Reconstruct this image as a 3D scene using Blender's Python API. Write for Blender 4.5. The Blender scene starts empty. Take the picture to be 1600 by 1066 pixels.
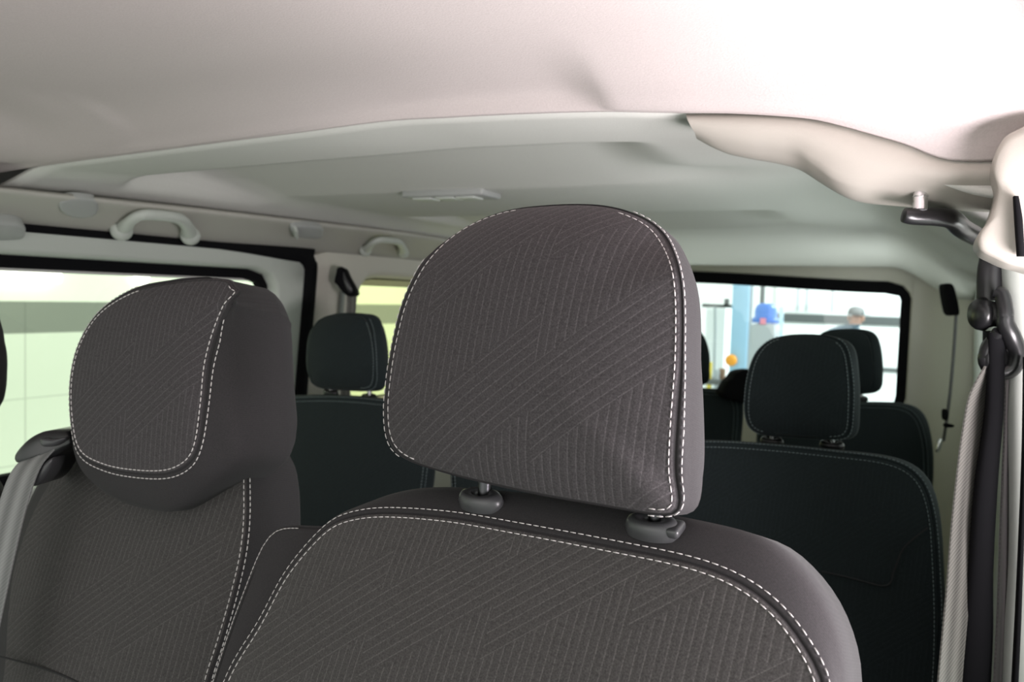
import bpy, bmesh, math, random
from mathutils import Vector, Matrix
random.seed(4)
sc = bpy.context.scene
col = sc.collection
R = math.radians
# ------------------------------------------------------------------ camera
F = 1291.0                      # focal length in pixels of the 1600 wide frame
CAM = Vector((0, 0, 1.15))      # van floor is z = 0, garage floor is z = -0.55
YAW, PITCH, ROLL = R(27), R(-3.1), R(1.75)
cF = Vector((-math.sin(YAW)*math.cos(PITCH), math.cos(YAW)*math.cos(PITCH), math.sin(PITCH)))
_r = Vector((math.cos(YAW), math.sin(YAW), 0)); _u = _r.cross(cF)
cR = _r*math.cos(ROLL) + _u*math.sin(ROLL); cU = _u*math.cos(ROLL) - _r*math.sin(ROLL)
cd = bpy.data.cameras.new('camera'); cam = bpy.data.objects.new('camera', cd); col.objects.link(cam)
m = Matrix((cR, cU, -cF)).transposed().to_4x4(); m.translation = CAM; cam.matrix_world = m
cd.sensor_width = 36; cd.lens = F/1600*36; cd.clip_start = 0.02; cd.clip_end = 100
cd.dof.use_dof = True; cd.dof.focus_distance = 0.76; cd.dof.aperture_fstop = 8.0
sc.camera = cam
# ------------------------------------------------------------------ light
w = bpy.data.worlds.new('world'); sc.world = w; w.use_nodes = True
bg = w.node_tree.nodes['Background']; bg.inputs[0].default_value = (0.94, 1.0, 0.93, 1); bg.inputs[1].default_value = 1.35
def area(name, loc, target, size, size_y, power, color):
    l = bpy.data.lights.new(name, 'AREA'); l.shape = 'RECTANGLE'; l.size = size; l.size_y = size_y
    l.energy = power; l.color = color
    o = bpy.data.objects.new(name, l); col.objects.link(o); o.location = loc
    o.rotation_euler = (Vector(target)-Vector(loc)).to_track_quat('-Z', 'Y').to_euler()
    return o
area('door_daylight', (0.42, 0.60, 0.96), (0.08, 0.68, 1.42), 0.36, 0.36, 19, (1, 0.91, 0.95))
area('windscreen_daylight', (-0.7, -1.3, 1.1), (-0.7, 1.0, 0.95), 1.5, 0.8, 4.0, (1, 0.90, 0.90))
area('back_wall_fill', (1.3, 9.4, 3.3), (-1.5, 10.9, 1.0), 2.0, 0.6, 260, (0.90, 1, 1))  # added lamp without a fitting, whitens the workshop's back wall
area('left_wall_fill', (-3.6, 3.2, 3.3), (-5.1, 3.2, 0.9), 4.0, 0.5, 24, (0.95, 1, 0.88))  # added lamp out of view, brightens the left workshop wall
area('bounce_fill_right', (1.9, 2.3, -0.35), (-0.3, 2.3, 1.37), 3.0, 1.2, 110, (0.95, 1, 0.97))  # added lamp in place of floor bounce, lifts the headliner through the near-side windows
area('bounce_fill_back', (-0.7, 5.3, -0.35), (-0.7, 3.0, 1.30), 2.0, 1.0, 60, (0.97, 1, 0.97))  # added lamp below the tailgate sill, stands in for light off the floor
sc.view_settings.view_transform = 'Standard'; sc.view_settings.look = 'None'
sc.view_settings.gamma = 1; sc.view_settings.use_curve_mapping = False
sc.view_settings.exposure = 0.0
# ------------------------------------------------------------------ pixel -> world helpers (measuring only)
def ray(px, py): return cF + cR*((px-800)/F) + cU*((533-py)/F)
def onD(px, py, d): return CAM + ray(px, py)*d
def onX(px, py, X): r = ray(px, py); return CAM + r*((X-CAM.x)/r.x)
def onY(px, py, Y): r = ray(px, py); return CAM + r*((Y-CAM.y)/r.y)
def onP(px, py, O, n): r = ray(px, py); return CAM + r*((O-CAM).dot(n)/r.dot(n))
# ------------------------------------------------------------------ materials
def nt(name):
    m = bpy.data.materials.new(name); m.use_nodes = True
    return m, m.node_tree.nodes, m.node_tree.links, m.node_tree.nodes['Principled BSDF']
def simple(name, c, rough=0.5, metal=0, spec=0.5, noise=None, bump=0, coat=0, emit=None):
    m, N, L, b = nt(name)
    b.inputs['Base Color'].default_value = (*c, 1); b.inputs['Roughness'].default_value = rough
    b.inputs['Metallic'].default_value = metal; b.inputs['Specular IOR Level'].default_value = spec
    b.inputs['Coat Weight'].default_value = coat
    if emit: b.inputs['Emission Color'].default_value = (*emit[0], 1); b.inputs['Emission Strength'].default_value = emit[1]
    if noise:
        tc = N.new('ShaderNodeTexCoord'); nz = N.new('ShaderNodeTexNoise'); nz.inputs['Scale'].default_value = noise[0]; nz.inputs['Detail'].default_value = 3
        L.new(tc.outputs['Object'], nz.inputs['Vector'])
        mx = N.new('ShaderNodeMix'); mx.data_type = 'RGBA'
        mx.inputs[6].default_value = (*[v*(1-noise[1]) for v in c], 1); mx.inputs[7].default_value = (*[min(1, v*(1+noise[1])) for v in c], 1)
        L.new(nz.outputs['Fac'], mx.inputs[0]); L.new(mx.outputs[2], b.inputs['Base Color'])
        if bump:
            bp = N.new('ShaderNodeBump'); bp.inputs['Strength'].default_value = bump; bp.inputs['Distance'].default_value = 0.001
            L.new(nz.outputs['Fac'], bp.inputs['Height']); L.new(bp.outputs[0], b.inputs['Normal'])
    return m
def fabric(name, base, patterned=True, pitch=0.0078, speck=0.5, line=1.6, off=(0.0, 0.0), P=0.165, W=0.12):
    """woven cloth; patterned = bands of upright and slanted ribs, in the part's own x (across) and z (up)"""
    m, N, L, b = nt(name)
    b.inputs['Roughness'].default_value = 0.9; b.inputs['Specular IOR Level'].default_value = 0.25
    b.inputs['Sheen Weight'].default_value = 0.04; b.inputs['Sheen Roughness'].default_value = 0.5
    tc = N.new('ShaderNodeTexCoord')
    def M(op, a, b_=None, c=None):
        n = N.new('ShaderNodeMath'); n.operation = op
        for i, v in enumerate((a, b_, c)):
            if v is None: continue
            if isinstance(v, (int, float)): n.inputs[i].default_value = v
            else: L.new(v, n.inputs[i])
        return n.outputs[0]
    nz = N.new('ShaderNodeTexNoise'); nz.inputs['Scale'].default_value = 700; nz.inputs['Detail'].default_value = 2
    L.new(tc.outputs['Object'], nz.inputs['Vector'])
    sp = M('MULTIPLY', M('SUBTRACT', nz.outputs['Fac'], 0.5), 2*speck*1.6)
    sx = N.new('ShaderNodeSeparateXYZ'); L.new(tc.outputs['Object'], sx.inputs[0])
    u = M('ADD', sx.outputs['X'], off[0]); v = M('ADD', sx.outputs['Z'], off[1])
    tw = M('SINE', M('MULTIPLY', M('ADD', u, v), 2*math.pi/0.0016))     # twill
    fac = M('ADD', M('MULTIPLY', tw, 0.07), M('ADD', sp, 1.0))
    height = M('MULTIPLY', sp, 0.3)
    if patterned:
        s = 0.80
        jog = M('MULTIPLY', M('FLOOR', M('DIVIDE', u, W)), 0.045)
        d = M('SUBTRACT', v, M('MULTIPLY', u, s))
        band = M('FRACT', M('DIVIDE', M('ADD', d, jog), P))
        isV = M('LESS_THAN', band, 0.5)
        def lines(x, p, wdt):
            f = M('ABSOLUTE', M('SUBTRACT', M('FRACT', M('DIVIDE', x, p)), 0.5))    # 0.5 at the line
            mr = N.new('ShaderNodeMapRange'); mr.interpolation_type = 'SMOOTHSTEP'
            L.new(f, mr.inputs[0]); mr.inputs[1].default_value = 0.5-wdt; mr.inputs[2].default_value = 0.5
            return mr.outputs[0]
        lv = lines(M('ADD', u, M('MULTIPLY', v, -0.06)), pitch, 0.13); ld = lines(d, pitch*1.3, 0.11)
        lf = M('ADD', M('MULTIPLY', lv, isV), M('MULTIPLY', ld, M('SUBTRACT', 1.0, isV)))
        # soft rounding of each rib between two lines
        lv2 = lines(M('ADD', u, M('MULTIPLY', v, -0.06)), pitch, 0.5); ld2 = lines(d, pitch*1.3, 0.5)
        rib = M('ADD', M('MULTIPLY', lv2, isV), M('MULTIPLY', ld2, M('SUBTRACT', 1.0, isV)))
        fac = M('MULTIPLY', fac, M('ADD', 1.0, M('MULTIPLY', lf, line-1)))
        height = M('SUBTRACT', height, M('MULTIPLY', rib, 0.45))
    bp = N.new('ShaderNodeBump'); bp.inputs['Strength'].default_value = 0.5; bp.inputs['Distance'].default_value = 0.0006
    L.new(height, bp.inputs['Height']); L.new(bp.outputs[0], b.inputs['Normal'])
    vm = N.new('ShaderNodeVectorMath'); vm.operation = 'SCALE'; vm.inputs[0].default_value = base
    L.new(fac, vm.inputs['Scale']); L.new(vm.outputs[0], b.inputs['Base Color'])
    return m
def glass(name, tint, refl=0.06):
    m = bpy.data.materials.new(name); m.use_nodes = True; N = m.node_tree.nodes; L = m.node_tree.links; N.clear()
    out = N.new('ShaderNodeOutputMaterial'); t = N.new('ShaderNodeBsdfTransparent'); t.inputs[0].default_value = (*tint, 1)
    g = N.new('ShaderNodeBsdfGlossy'); g.inputs['Roughness'].default_value = 0.02; g.inputs[0].default_value = (0.9, 0.9, 0.9, 1)
    mx = N.new('ShaderNodeMixShader'); mx.inputs[0].default_value = refl
    L.new(t.outputs[0], mx.inputs[1]); L.new(g.outputs[0], mx.inputs[2]); L.new(mx.outputs[0], out.inputs[0])
    return m
CH = (0.050, 0.045, 0.048)
MT = dict(
    panel=fabric('charcoal ribbed cloth', CH),
    panel2=fabric('charcoal ribbed cloth seat', (0.052, 0.048, 0.048), off=(0.03, 0.02)),
    plain=fabric('charcoal plain cloth', (0.030, 0.0275, 0.0295), False, speck=0.22),
    rear=fabric('shade-darkened ribbed cloth', (0.013, 0.019, 0.021), line=1.3),  # front seats' cloth again, with the rear cabin's shade put into its colour
    rearp=fabric('shade-darkened plain cloth', (0.014, 0.021, 0.023), False, speck=0.2),  # plain cloth for the rear rows, the same shade painted in
    thread=simple('pale thread', (0.62, 0.58, 0.58), 0.8),
    thread2=simple('grey thread', (0.20, 0.25, 0.26), 0.8),
    seam=simple('dark seam', (0.02, 0.02, 0.022), 0.9),
    liner=simple('grey headliner cloth', (0.53, 0.475, 0.465), 0.95, spec=0.1, noise=(420, 0.09), bump=0.35),
    liner2=simple('grey rear headliner cloth', (0.62, 0.62, 0.585), 0.95, spec=0.1, noise=(420, 0.07), bump=0.3),
    beige=simple('warm grey trim plastic', (0.55, 0.53, 0.47), 0.55, spec=0.4, noise=(900, 0.03), bump=0.15),
    warm=simple('warm grey moulded plastic', (0.40, 0.375, 0.335), 0.5, spec=0.4, noise=(900, 0.03), bump=0.15),
    pale=simple('pale grey trim plastic', (0.50, 0.53, 0.49), 0.5, spec=0.4, noise=(900, 0.03), bump=0.1),
    grey=simple('mid grey trim plastic', (0.36, 0.37, 0.36), 0.55, noise=(900, 0.03)),
    black=simple('black glossy plastic', (0.012, 0.012, 0.013), 0.28, spec=0.5),
    rubber=simple('black rubber', (0.007, 0.007, 0.008), 0.8, spec=0.05),
    guide=simple('dark grey satin plastic', (0.045, 0.045, 0.048), 0.32, spec=0.5),
    steel=simple('polished steel', (0.75, 0.75, 0.76), 0.22, 1.0),
    dsteel=simple('dark steel rod', (0.07, 0.07, 0.075), 0.3, 1.0),
    webbing=None,
    carpet=simple('dark floor carpet', (0.03, 0.03, 0.032), 0.95, noise=(300, 0.3)),
)
def webbing(name, c, stripes, weave=0.3):
    m, N, L, b = nt(name); b.inputs['Roughness'].default_value = 0.7
    uv = N.new('ShaderNodeUVMap'); sx = N.new('ShaderNodeSeparateXYZ'); L.new(uv.outputs[0], sx.inputs[0])
    def M(op, a, b_=None):
        n = N.new('ShaderNodeMath'); n.operation = op
        for i, v in enumerate((a, b_)):
            if v is None: continue
            if isinstance(v, (int, float)): n.inputs[i].default_value = v
            else: L.new(v, n.inputs[i])
        return n.outputs[0]
    st = M('MULTIPLY', M('SINE', M('MULTIPLY', sx.outputs['X'], 2*math.pi*stripes)), 0.28)
    zz = M('MULTIPLY', M('SINE', M('ADD', M('MULTIPLY', sx.outputs['Y'], 2*math.pi/0.0055), M('MULTIPLY', sx.outputs['X'], 40))), weave)
    vm = N.new('ShaderNodeVectorMath'); vm.operation = 'SCALE'; vm.inputs[0].default_value = c
    L.new(M('ADD', 1.0, M('ADD', st, zz)), vm.inputs['Scale']); L.new(vm.outputs[0], b.inputs['Base Color'])
    bp = N.new('ShaderNodeBump'); bp.inputs['Strength'].default_value = 0.4; bp.inputs['Distance'].default_value = 0.0006
    L.new(zz, bp.inputs['Height']); L.new(bp.outputs[0], b.inputs['Normal'])
    return m
MT['webbing'] = webbing('grey belt webbing', (0.17, 0.17, 0.17), 2, 0.10)
MT['webbing_l'] = webbing('light belt webbing', (0.105, 0.102, 0.092), 2)
MT['webbing_d'] = webbing('dark belt webbing', (0.055, 0.05, 0.05), 2)
# ------------------------------------------------------------------ object helpers
WM = {}
def link(o, parent=None, M=None):
    col.objects.link(o); M = M or Matrix.Identity(4); WM[o.name] = M.copy()
    if parent is not None:
        o.parent = parent; o.matrix_basis = WM[parent.name].inverted() @ M
    else: o.matrix_basis = M
    return o
def tag(o, label=None, cat=None, group=None, kind=None):
    if label: o['label'] = label
    if cat: o['category'] = cat
    if group: o['group'] = group
    if kind: o['kind'] = kind
    return o
def empty(name, loc):
    o = bpy.data.objects.new(name, None); o.empty_display_size = 0.05
    return link(o, None, Matrix.Translation(Vector(loc)))
def finish(bm, name, mats, parent=None, M=None, smooth=True, angle=None, recalc=True):
    if recalc: bmesh.ops.recalc_face_normals(bm, faces=bm.faces)
    me = bpy.data.meshes.new(name); bm.to_mesh(me); bm.free()
    for mt in (mats if isinstance(mats, (list, tuple)) else [mats]): me.materials.append(mt)
    if smooth:
        me.polygons.foreach_set('use_smooth', [True]*len(me.polygons))
        if angle: me.set_sharp_from_angle(angle=R(angle))
    o = bpy.data.objects.new(name, me)
    return link(o, parent, M)
def struct(o): return tag(o, kind='structure')
def box(name, mat, lo, hi, parent=None, M=None, bev=0.0, seg=2):
    bm = bmesh.new(); bmesh.ops.create_cube(bm, size=1)
    lo, hi = Vector(lo), Vector(hi); c = (lo+hi)/2; s = hi-lo
    for v in bm.verts: v.co = Vector((v.co.x*s.x, v.co.y*s.y, v.co.z*s.z)) + c
    if bev: bmesh.ops.bevel(bm, geom=bm.edges[:], offset=bev, segments=seg, affect='EDGES', profile=0.5)
    return finish(bm, name, mat, parent, M, smooth=bool(bev), angle=50)
def add_tube(bm, pts, rad, sides=10, flat=1.0, up=Vector((0, 0, 1)), cap=True, mi=0):
    """sweep an ellipse (rad, rad*flat) along pts; rad may be a list; up gives the direction of the rad*flat axis"""
    pts = [Vector(p) for p in pts]; n = len(pts)
    rads = rad if isinstance(rad, (list, tuple)) else [rad]*n
    rings = []
    for i, p in enumerate(pts):
        t = (pts[min(i+1, n-1)] - pts[max(i-1, 0)]).normalized()
        a = t.cross(up)
        if a.length < 1e-4: a = t.cross(Vector((1, 0, 0)))
        a.normalize(); b = a.cross(t).normalized()
        rings.append([bm.verts.new(p + a*math.cos(2*math.pi*k/sides)*rads[i] + b*math.sin(2*math.pi*k/sides)*rads[i]*flat) for k in range(sides)])
    for i in range(n-1):
        for k in range(sides):
            f = bm.faces.new((rings[i][k], rings[i][(k+1) % sides], rings[i+1][(k+1) % sides], rings[i+1][k])); f.material_index = mi
    if cap:
        for r_, rev in ((rings[0], True), (rings[-1], False)):
            f = bm.faces.new(r_[::-1] if rev else r_); f.material_index = mi
def tube(name, mat, pts, rad, parent=None, M=None, **k):
    bm = bmesh.new(); add_tube(bm, pts, rad, **k); return finish(bm, name, mat, parent, M, angle=60)
def spline(pts, n=8, closed=False):
    """Catmull-Rom through pts (tuples or Vectors)"""
    P = [Vector(p) for p in pts]; out = []; c = len(P)
    rng = range(c if closed else c-1)
    for i in rng:
        g = (lambda k: P[k % c]) if closed else (lambda k: P[max(0, min(c-1, k))])
        p0, p1, p2, p3 = g(i-1), g(i), g(i+1), g(i+2)
        for j in range(n):
            t = j/n
            out.append(0.5*((2*p1) + (p2-p0)*t + (2*p0-5*p1+4*p2-p3)*t*t + (3*p1-p0-3*p2+p3)*t**3))
    if not closed: out.append(P[-1])
    return out
def grid(bm, rows, closed=False, mi=0):
    vs = [[bm.verts.new(p) for p in r_] for r_ in rows]
    for a, b in zip(vs[:-1], vs[1:]):
        n = len(a)
        for k in range(n if closed else n-1):
            f = bm.faces.new((a[k], a[(k+1) % n], b[(k+1) % n], b[k])); f.material_index = mi
    return vs
def lathe(bm, prof, c=Vector((0, 0, 0)), sides=24, sx=1, sy=1, mi=0):
    rows = [[c + Vector((r_*math.cos(2*math.pi*k/sides)*sx, r_*math.sin(2*math.pi*k/sides)*sy, z)) for k in range(sides)] for r_, z in prof]
    vs = grid(bm, rows, True, mi)
    for r_ in (vs[0], vs[-1]):
        try: bm.faces.new(r_)
        except ValueError: pass
def ribbon(name, mat, pts, wdirs, width, thick, parent=None):
    """a strap: pts = centre line, wdirs = unit direction of its width at each point"""
    bm = bmesh.new(); uvl = bm.loops.layers.uv.new('UVMap'); rows = []; L_ = 0; n = len(pts); uvs = []
    for i, p in enumerate(pts):
        wd = wdirs[i] if isinstance(wdirs, list) else wdirs
        wd = Vector(wd).normalized(); t = (pts[min(i+1, n-1)]-pts[max(i-1, 0)]).normalized(); nn = t.cross(wd).normalized()
        if i: L_ += (pts[i]-pts[i-1]).length
        w2 = (width[i] if isinstance(width, list) else width)/2
        row = []; u = []
        for s in (-1, -0.5, 0, 0.5, 1): row.append(p + wd*w2*s + nn*thick/2); u.append(((s+1)/2, L_))
        for s in (1, 0.5, 0, -0.5, -1): row.append(p + wd*w2*s - nn*thick/2); u.append(((s+1)/2, L_))
        rows.append(row); uvs.append(u)
    vs = [[bm.verts.new(q) for q in r_] for r_ in rows]
    for i in range(n-1):
        m_ = len(vs[i])
        for k in range(m_):
            k2 = (k+1) % m_
            f = bm.faces.new((vs[i][k], vs[i][k2], vs[i+1][k2], vs[i+1][k]))
            for lp, (a, b) in zip(f.loops, ((i, k), (i, k2), (i+1, k2), (i+1, k))): lp[uvl].uv = uvs[a][b]
    bm.faces.new(vs[0][::-1]); bm.faces.new(vs[-1])
    return finish(bm, name, mat, parent, smooth=False)
# ------------------------------------------------------------------ cushions
class Frame:
    """a part's own axes: x across, y into the cushion, z up along its face"""
    def __init__(s, O, lean=0, turn=0):
        s.O = Vector(O)
        rz = Matrix.Rotation(R(turn), 3, 'Z'); rx = Matrix.Rotation(-R(lean), 3, 'X')
        s.M3 = rz @ rx; s.M = s.M3.to_4x4(); s.M.translation = s.O
        s.zmin = -(s.O.z-0.36)
        s.inv = s.M.inverted(); s.n = s.M3 @ Vector((0, 1, 0))
    def loc(s, px, py, y=0.0):
        return s.inv @ onP(px, py, s.O + s.n*y, s.n)
    thr = 1100
    def outline(s, pxs, y=0.0, n=10):
        pts = [s.loc(px, py, y) for px, py in pxs]
        seen = [p.x for p, q in zip(pts, pxs) if q[1] <= s.thr]      # below the frame the sides run straight down
        if max(q[1] for q in pxs) > s.thr:
            lo, hi = min(seen), max(seen)
            for p in pts: p.x = max(lo, min(hi, p.x)); p.z = max(p.z, s.zmin)
        return spline([(p.x, p.z, 0) for p in pts], n, True)
def polar(pts, c, N):
    """resample a star-shaped outline at N equal angles about c"""
    out = []
    for k in range(N):
        a = 2*math.pi*k/N; d = Vector((math.cos(a), math.sin(a))); best = 0
        for i in range(len(pts)):
            p = pts[i]; q = pts[(i+1) % len(pts)]
            p2 = Vector((p[0]-c[0], p[1]-c[1])); e = Vector((q[0]-p[0], q[1]-p[1]))
            den = d.x*e.y - d.y*e.x
            if abs(den) < 1e-12: continue
            t = (p2.x*e.y - p2.y*e.x)/den; u = (p2.x*d.y - p2.y*d.x)/den
            if -1e-6 <= u <= 1+1e-6 and t > best: best = t
        out.append(Vector((c[0]+d.x*best, c[1]+d.y*best)))
    return out
def relax(P, it=2):
    n = len(P)
    for _ in range(it): P = [P[i]*0.5 + (P[i-1]+P[(i+1) % n])*0.25 for i in range(n)]
    return P
def normals(P):
    n = len(P); out = []
    for i in range(n):
        t = P[(i+1) % n]-P[i-1]; out.append(Vector((t.y, -t.x)).normalized())
    return out
def smooth01(x, a, b):
    t = max(0, min(1, (x-a)/(b-a))); return t*t*(3-2*t)
def lerp(a, b, t): return a+(b-a)*t
class Cushion:
    def __init__(s, name, fr, panel, mats, parent, outer=None, depth=0.12, bulge=0.012, cpx=None, tight=False, soft=3, spread=0.016, wt=0.0, wb=0.0,
                 wa=(0.35, 1.0), N=144, round_=0.35, outer_y=0.035, groove=0.004, wp=3.2, opx=None):
        s.fr, s.N, s.wt, s.wb, s.wa, s.bulge, s.wp = fr, N, wt, wb, wa, bulge, wp
        pts = fr.outline(panel)
        xs = [p[0] for p in pts]; zs = [p[1] for p in pts]
        c = s.c = Vector(((min(xs)+max(xs))/2, (min(zs)+max(zs))/2))
        if cpx: q = fr.loc(*cpx); c = s.c = Vector((q.x, q.z))
        P0 = polar(pts, c, N)
        hx = (max(xs)-min(xs))/2; hz = (max(zs)-min(zs))/2
        s.wv = []
        for p in P0:
            e = (p-c); a = e.y/hz if hz else 0
            s.wv.append((s.wt*smooth01(a, *wa) if a > 0 else s.wb*smooth01(-a, *wa)))
        # where the panel wraps back over the top or under the bottom, take its outline at that depth
        PT = polar(fr.outline(panel, wt), c, N) if wt else P0
        PB = polar(fr.outline(panel, wb), c, N) if wb else P0
        P = []
        for p, w_, a, b in zip(P0, s.wv, PT, PB):
            P.append(p.lerp(a, w_/wt) if (p.y > c.y and wt) else (p.lerp(b, w_/wb) if wb and p.y <= c.y else p))
        P = s.P = relax(P, 2 if soft == 3 else 5); s.nrm = normals(P)
        if opx:      # silhouette given as pixel margins (left, right, top, bottom) round the seam
            ax = [q[0] for q in panel]; ay = [q[1] for q in panel]; mx, my = (min(ax)+max(ax))/2, (min(ay)+max(ay))/2; wx, wy = (max(ax)-min(ax))/2, (max(ay)-min(ay))/2
            outer = [(px+(opx[1] if px > mx else opx[0])*min(1, abs(px-mx)/wx*1.25)*(1 if px > mx else -1), py+(opx[3] if py > my else -opx[2])*min(1, abs(py-my)/wy*1.25)) for px, py in panel]
        if outer:
            O2 = polar(fr.outline(outer, 0.018), c, N); O1 = polar(fr.outline(outer, outer_y), c, N); O = []
            for i in range(N):
                q = O1[i] if (O1[i]-c).length < (O2[i]-c).length else O2[i]
                if tight and (q-c).length < (P[i]-c).length*0.70: q = c + (P[i]-c)*0.70
                if not tight and (q-c).length < (P[i]-c).length + 0.002: q = P[i] + (P[i]-c).normalized()*0.002
                O.append(q)
            O = relax(O, soft)
        else: O = [p + n*spread for p, n in zip(P, s.nrm)]
        D = depth
        # (share of the way from seam to outer outline, y)
        prof = [(0.0, groove), (-0.0012, groove*0.5), (-0.0032, 0.0028), (-0.006, 0.0042), (0.5, 0.011), (0.78, 0.018), (0.93, 0.026), (1.0, max(0.032, outer_y))]
        bm = bmesh.new(); rings = []
        fs = [0.03, 0.14, 0.26, 0.38, 0.5, 0.61, 0.71, 0.80, 0.87, 0.925, 0.96]
        for f in fs: rings.append([s.face_pt(i, f) for i in range(N)])
        rings.append([s.surf(i, 0.004) for i in range(N)])
        rings.append([s.surf(i, 0.0015) for i in range(N)])
        npanel = len(rings)
        s.prof = prof; s.O2 = O
        for k, y in prof:
            rings.append([s.side_pt(i, k, y, D) for i in range(N)])
        y0 = max(0.032, outer_y)
        for f, t in ((0.985, 0.12), (0.955, 0.3), (0.89, 0.52), (0.80, 0.72), (0.68, 0.87), (0.5, 0.96), (0.28, 0.99), (0.06, 1.0)):
            rings.append([Vector((c.x+(O[i].x-c.x)*f, max(lerp(y0, D, t), s.side_pt(i, 1.0, y0, D).y), c.y+(O[i].y-c.y)*f)) for i in range(N)])
        vs = [[bm.verts.new(q) for q in r_] for r_ in rings]
        for j in range(len(vs)-1):
            for k in range(N):
                f = bm.faces.new((vs[j][k], vs[j][(k+1) % N], vs[j+1][(k+1) % N], vs[j+1][k]))
                f.material_index = 0 if j < npanel-1 else 1
        bm.faces.new(vs[0]); bm.faces.new(vs[-1]).material_index = 1
        s.obj = finish(bm, name, mats, parent, fr.M)
    def face_pt(s, i, f):
        c = s.c; p = s.P[i]
        return Vector((c.x+(p.x-c.x)*f, -s.bulge*(1-f**2.4) + s.wv[i]*f**s.wp, c.y+(p.y-c.y)*f))
    def surf(s, i, inset):
        """point on the front panel, inset inwards from the seam"""
        r_ = (s.P[i]-s.c).length
        # true inset along the outline's normal, expressed as a share of the radius
        nd = max(0.35, abs((s.P[i]-s.c).normalized().dot(s.nrm[i])))
        return s.face_pt(i, max(0.0, 1-inset/nd/r_))
    def side_pt(s, i, k, y, D=0.12):
        if k < 0: k = min(-k/max(1e-6, (s.O2[i]-s.P[i]).length), 0.45)
        if k < 0: k = min(-k/max(1e-6, (s.O2[i]-s.P[i]).length), 0.45)
        p = s.P[i].lerp(s.O2[i], k)
        yy = y + s.wv[i]*(1-min(1, y/(D*0.9)))
        return Vector((p.x, yy, p.y))
    def stitch(s, name, mat, inset=None, side=None, length=0.0052, gap=0.0020, rad=0.00052, a0=0, a1=360, lift=0.0004, skip=None):
        """a row of thread stitches following the seam, on the panel (inset) or on the border (side = (share, y))"""
        N = s.N; path = []
        i0 = int(a0/360*N); i1 = int(a1/360*N)
        for ii in range(i0, i1+1):
            i = ii % N
            if inset is not None: q = s.surf(i, inset) + Vector((0, -lift, 0))
            else:
                q = s.side_pt(i, side[0], side[1]); n = s.nrm[i]; q = q + Vector((n.x, -0.6, n.y)).normalized()*lift
            path.append(q)
        return stitches(name, mat, path, s.obj, s.fr.M, length, gap, rad)
def stitches(name, mat, path, parent, M, length=0.0052, gap=0.0020, rad=0.00052):
    cum = [0]
    for a, b in zip(path[:-1], path[1:]): cum.append(cum[-1]+(b-a).length)
    def at(d):
        lo = 0
        import bisect
        j = min(len(cum)-2, max(0, bisect.bisect_right(cum, d)-1)); t = (d-cum[j])/max(1e-9, cum[j+1]-cum[j])
        return path[j].lerp(path[j+1], t)
    bm = bmesh.new(); d = 0
    while d+length < cum[-1]:
        a, b, c_ = at(d), at(d+length/2), at(d+length)
        add_tube(bm, [a, b, c_], [rad*0.6, rad, rad*0.6], sides=5, up=Vector((0, 1, 0.01))); d += length+gap
    return finish(bm, name, mat, parent, M)
# ================================================================== THE VAN'S SHELL
Zc = CAM.z
XL, XR = -1.62, 0.12
def lerp(a, b, t): return a+(b-a)*t
def interp(tab, x):
    if x <= tab[0][0]: return tab[0][1]
    for (x0, y0), (x1, y1) in zip(tab[:-1], tab[1:]):
        if x <= x1:
            t = (x-x0)/(x1-x0); t = t*t*(3-2*t) if len(tab) > 2 else t
            return y0+(y1-y0)*((x-x0)/(x1-x0))
    return tab[-1][1]
YA = 0.95
# roof line over the front seats at its rear edge: px -> world
edge_px = [(-260, 318), (-100, 290), (0, 270), (120, 252), (250, 235), (350, 222), (470, 207), (600, 190), (700, 184), (800, 179), (930, 175), (1010, 176), (1070, 177), (1150, 178), (1256, 185), (1310, 196), (1360, 210), (1414, 226), (1463, 246), (1507, 253), (1548, 253), (1600, 250)]
brk_px = [(-260, 318), (-100, 290), (0, 270), (120, 251), (250, 233), (350, 219), (470, 198), (600, 172), (700, 160), (800, 152), (880, 149), (925, 158), (960, 171), (1010, 174), (1070, 175), (1187, 176), (1290, 183), (1376, 198), (1445, 210), (1493, 217), (1548, 211), (1600, 202)]
def fx(px, py, Y=YA): p = onY(px, py, Y); return (p.x, p.z)
eA = [fx(*q) for q in edge_px]
eB = []
for q in brk_px:
    p = onY(q[0], q[1], YA-0.012); eB.append((p.x, p.z))
eA = [(p.x, p.y) for p in spline([(a, b, 0) for a, b in eA], 6)]
eB = [(p.x, p.y) for p in spline([(a, b, 0) for a, b in eB], 6)]
def zA(X): return interp(eA, X)
def zB(X): return max(interp(eB, X), zA(X)+0.0005)
def bumpf(x, a, b, s): return smooth01(x, a-s, a+s)*(1-smooth01(x, b-s, b+s))
# front headliner sheet
bm = bmesh.new(); rows = []
Xs = [XL+0.02 + (0.20-XL-0.02)*i/150 for i in range(151)]
ts = [0, 0.15, 0.4, 0.7, 1.0]
ys_front = [0.93, 0.915, 0.895, 0.87, 0.84, 0.80, 0.75, 0.70, 0.64, 0.58, 0.5, 0.4, 0.3, 0.2, 0.1, 0.0, -0.12, -0.25, -0.4]
def zfront(X, Y):
    d = YA-Y
    z = zB(X) + 0.055*(1-math.exp(-d/0.22)) - 0.012*math.exp(-((X+0.75)/0.5)**2)*0
    # straighten the roof towards the windscreen
    tgt = Zc + 0.258 + 0.02*smooth01(d, 0, 0.4) + 0.012*math.cos((X+0.75)/0.9*1.4) - 0.16*smooth01(X, -0.02, 0.22)**1.5 - 0.09*smooth01(-X, 1.3, 1.6)
    k = smooth01(d, 0.0, 0.15)
    z = z*(1-k)+tgt*k
    # the raised pad near the far side
    e = ((X+1.34)/0.22)**2 + ((Y-0.86)/0.085)**2
    z -= 0.006*(1-smooth01(e, 0.72, 1.02))
    return z
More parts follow.
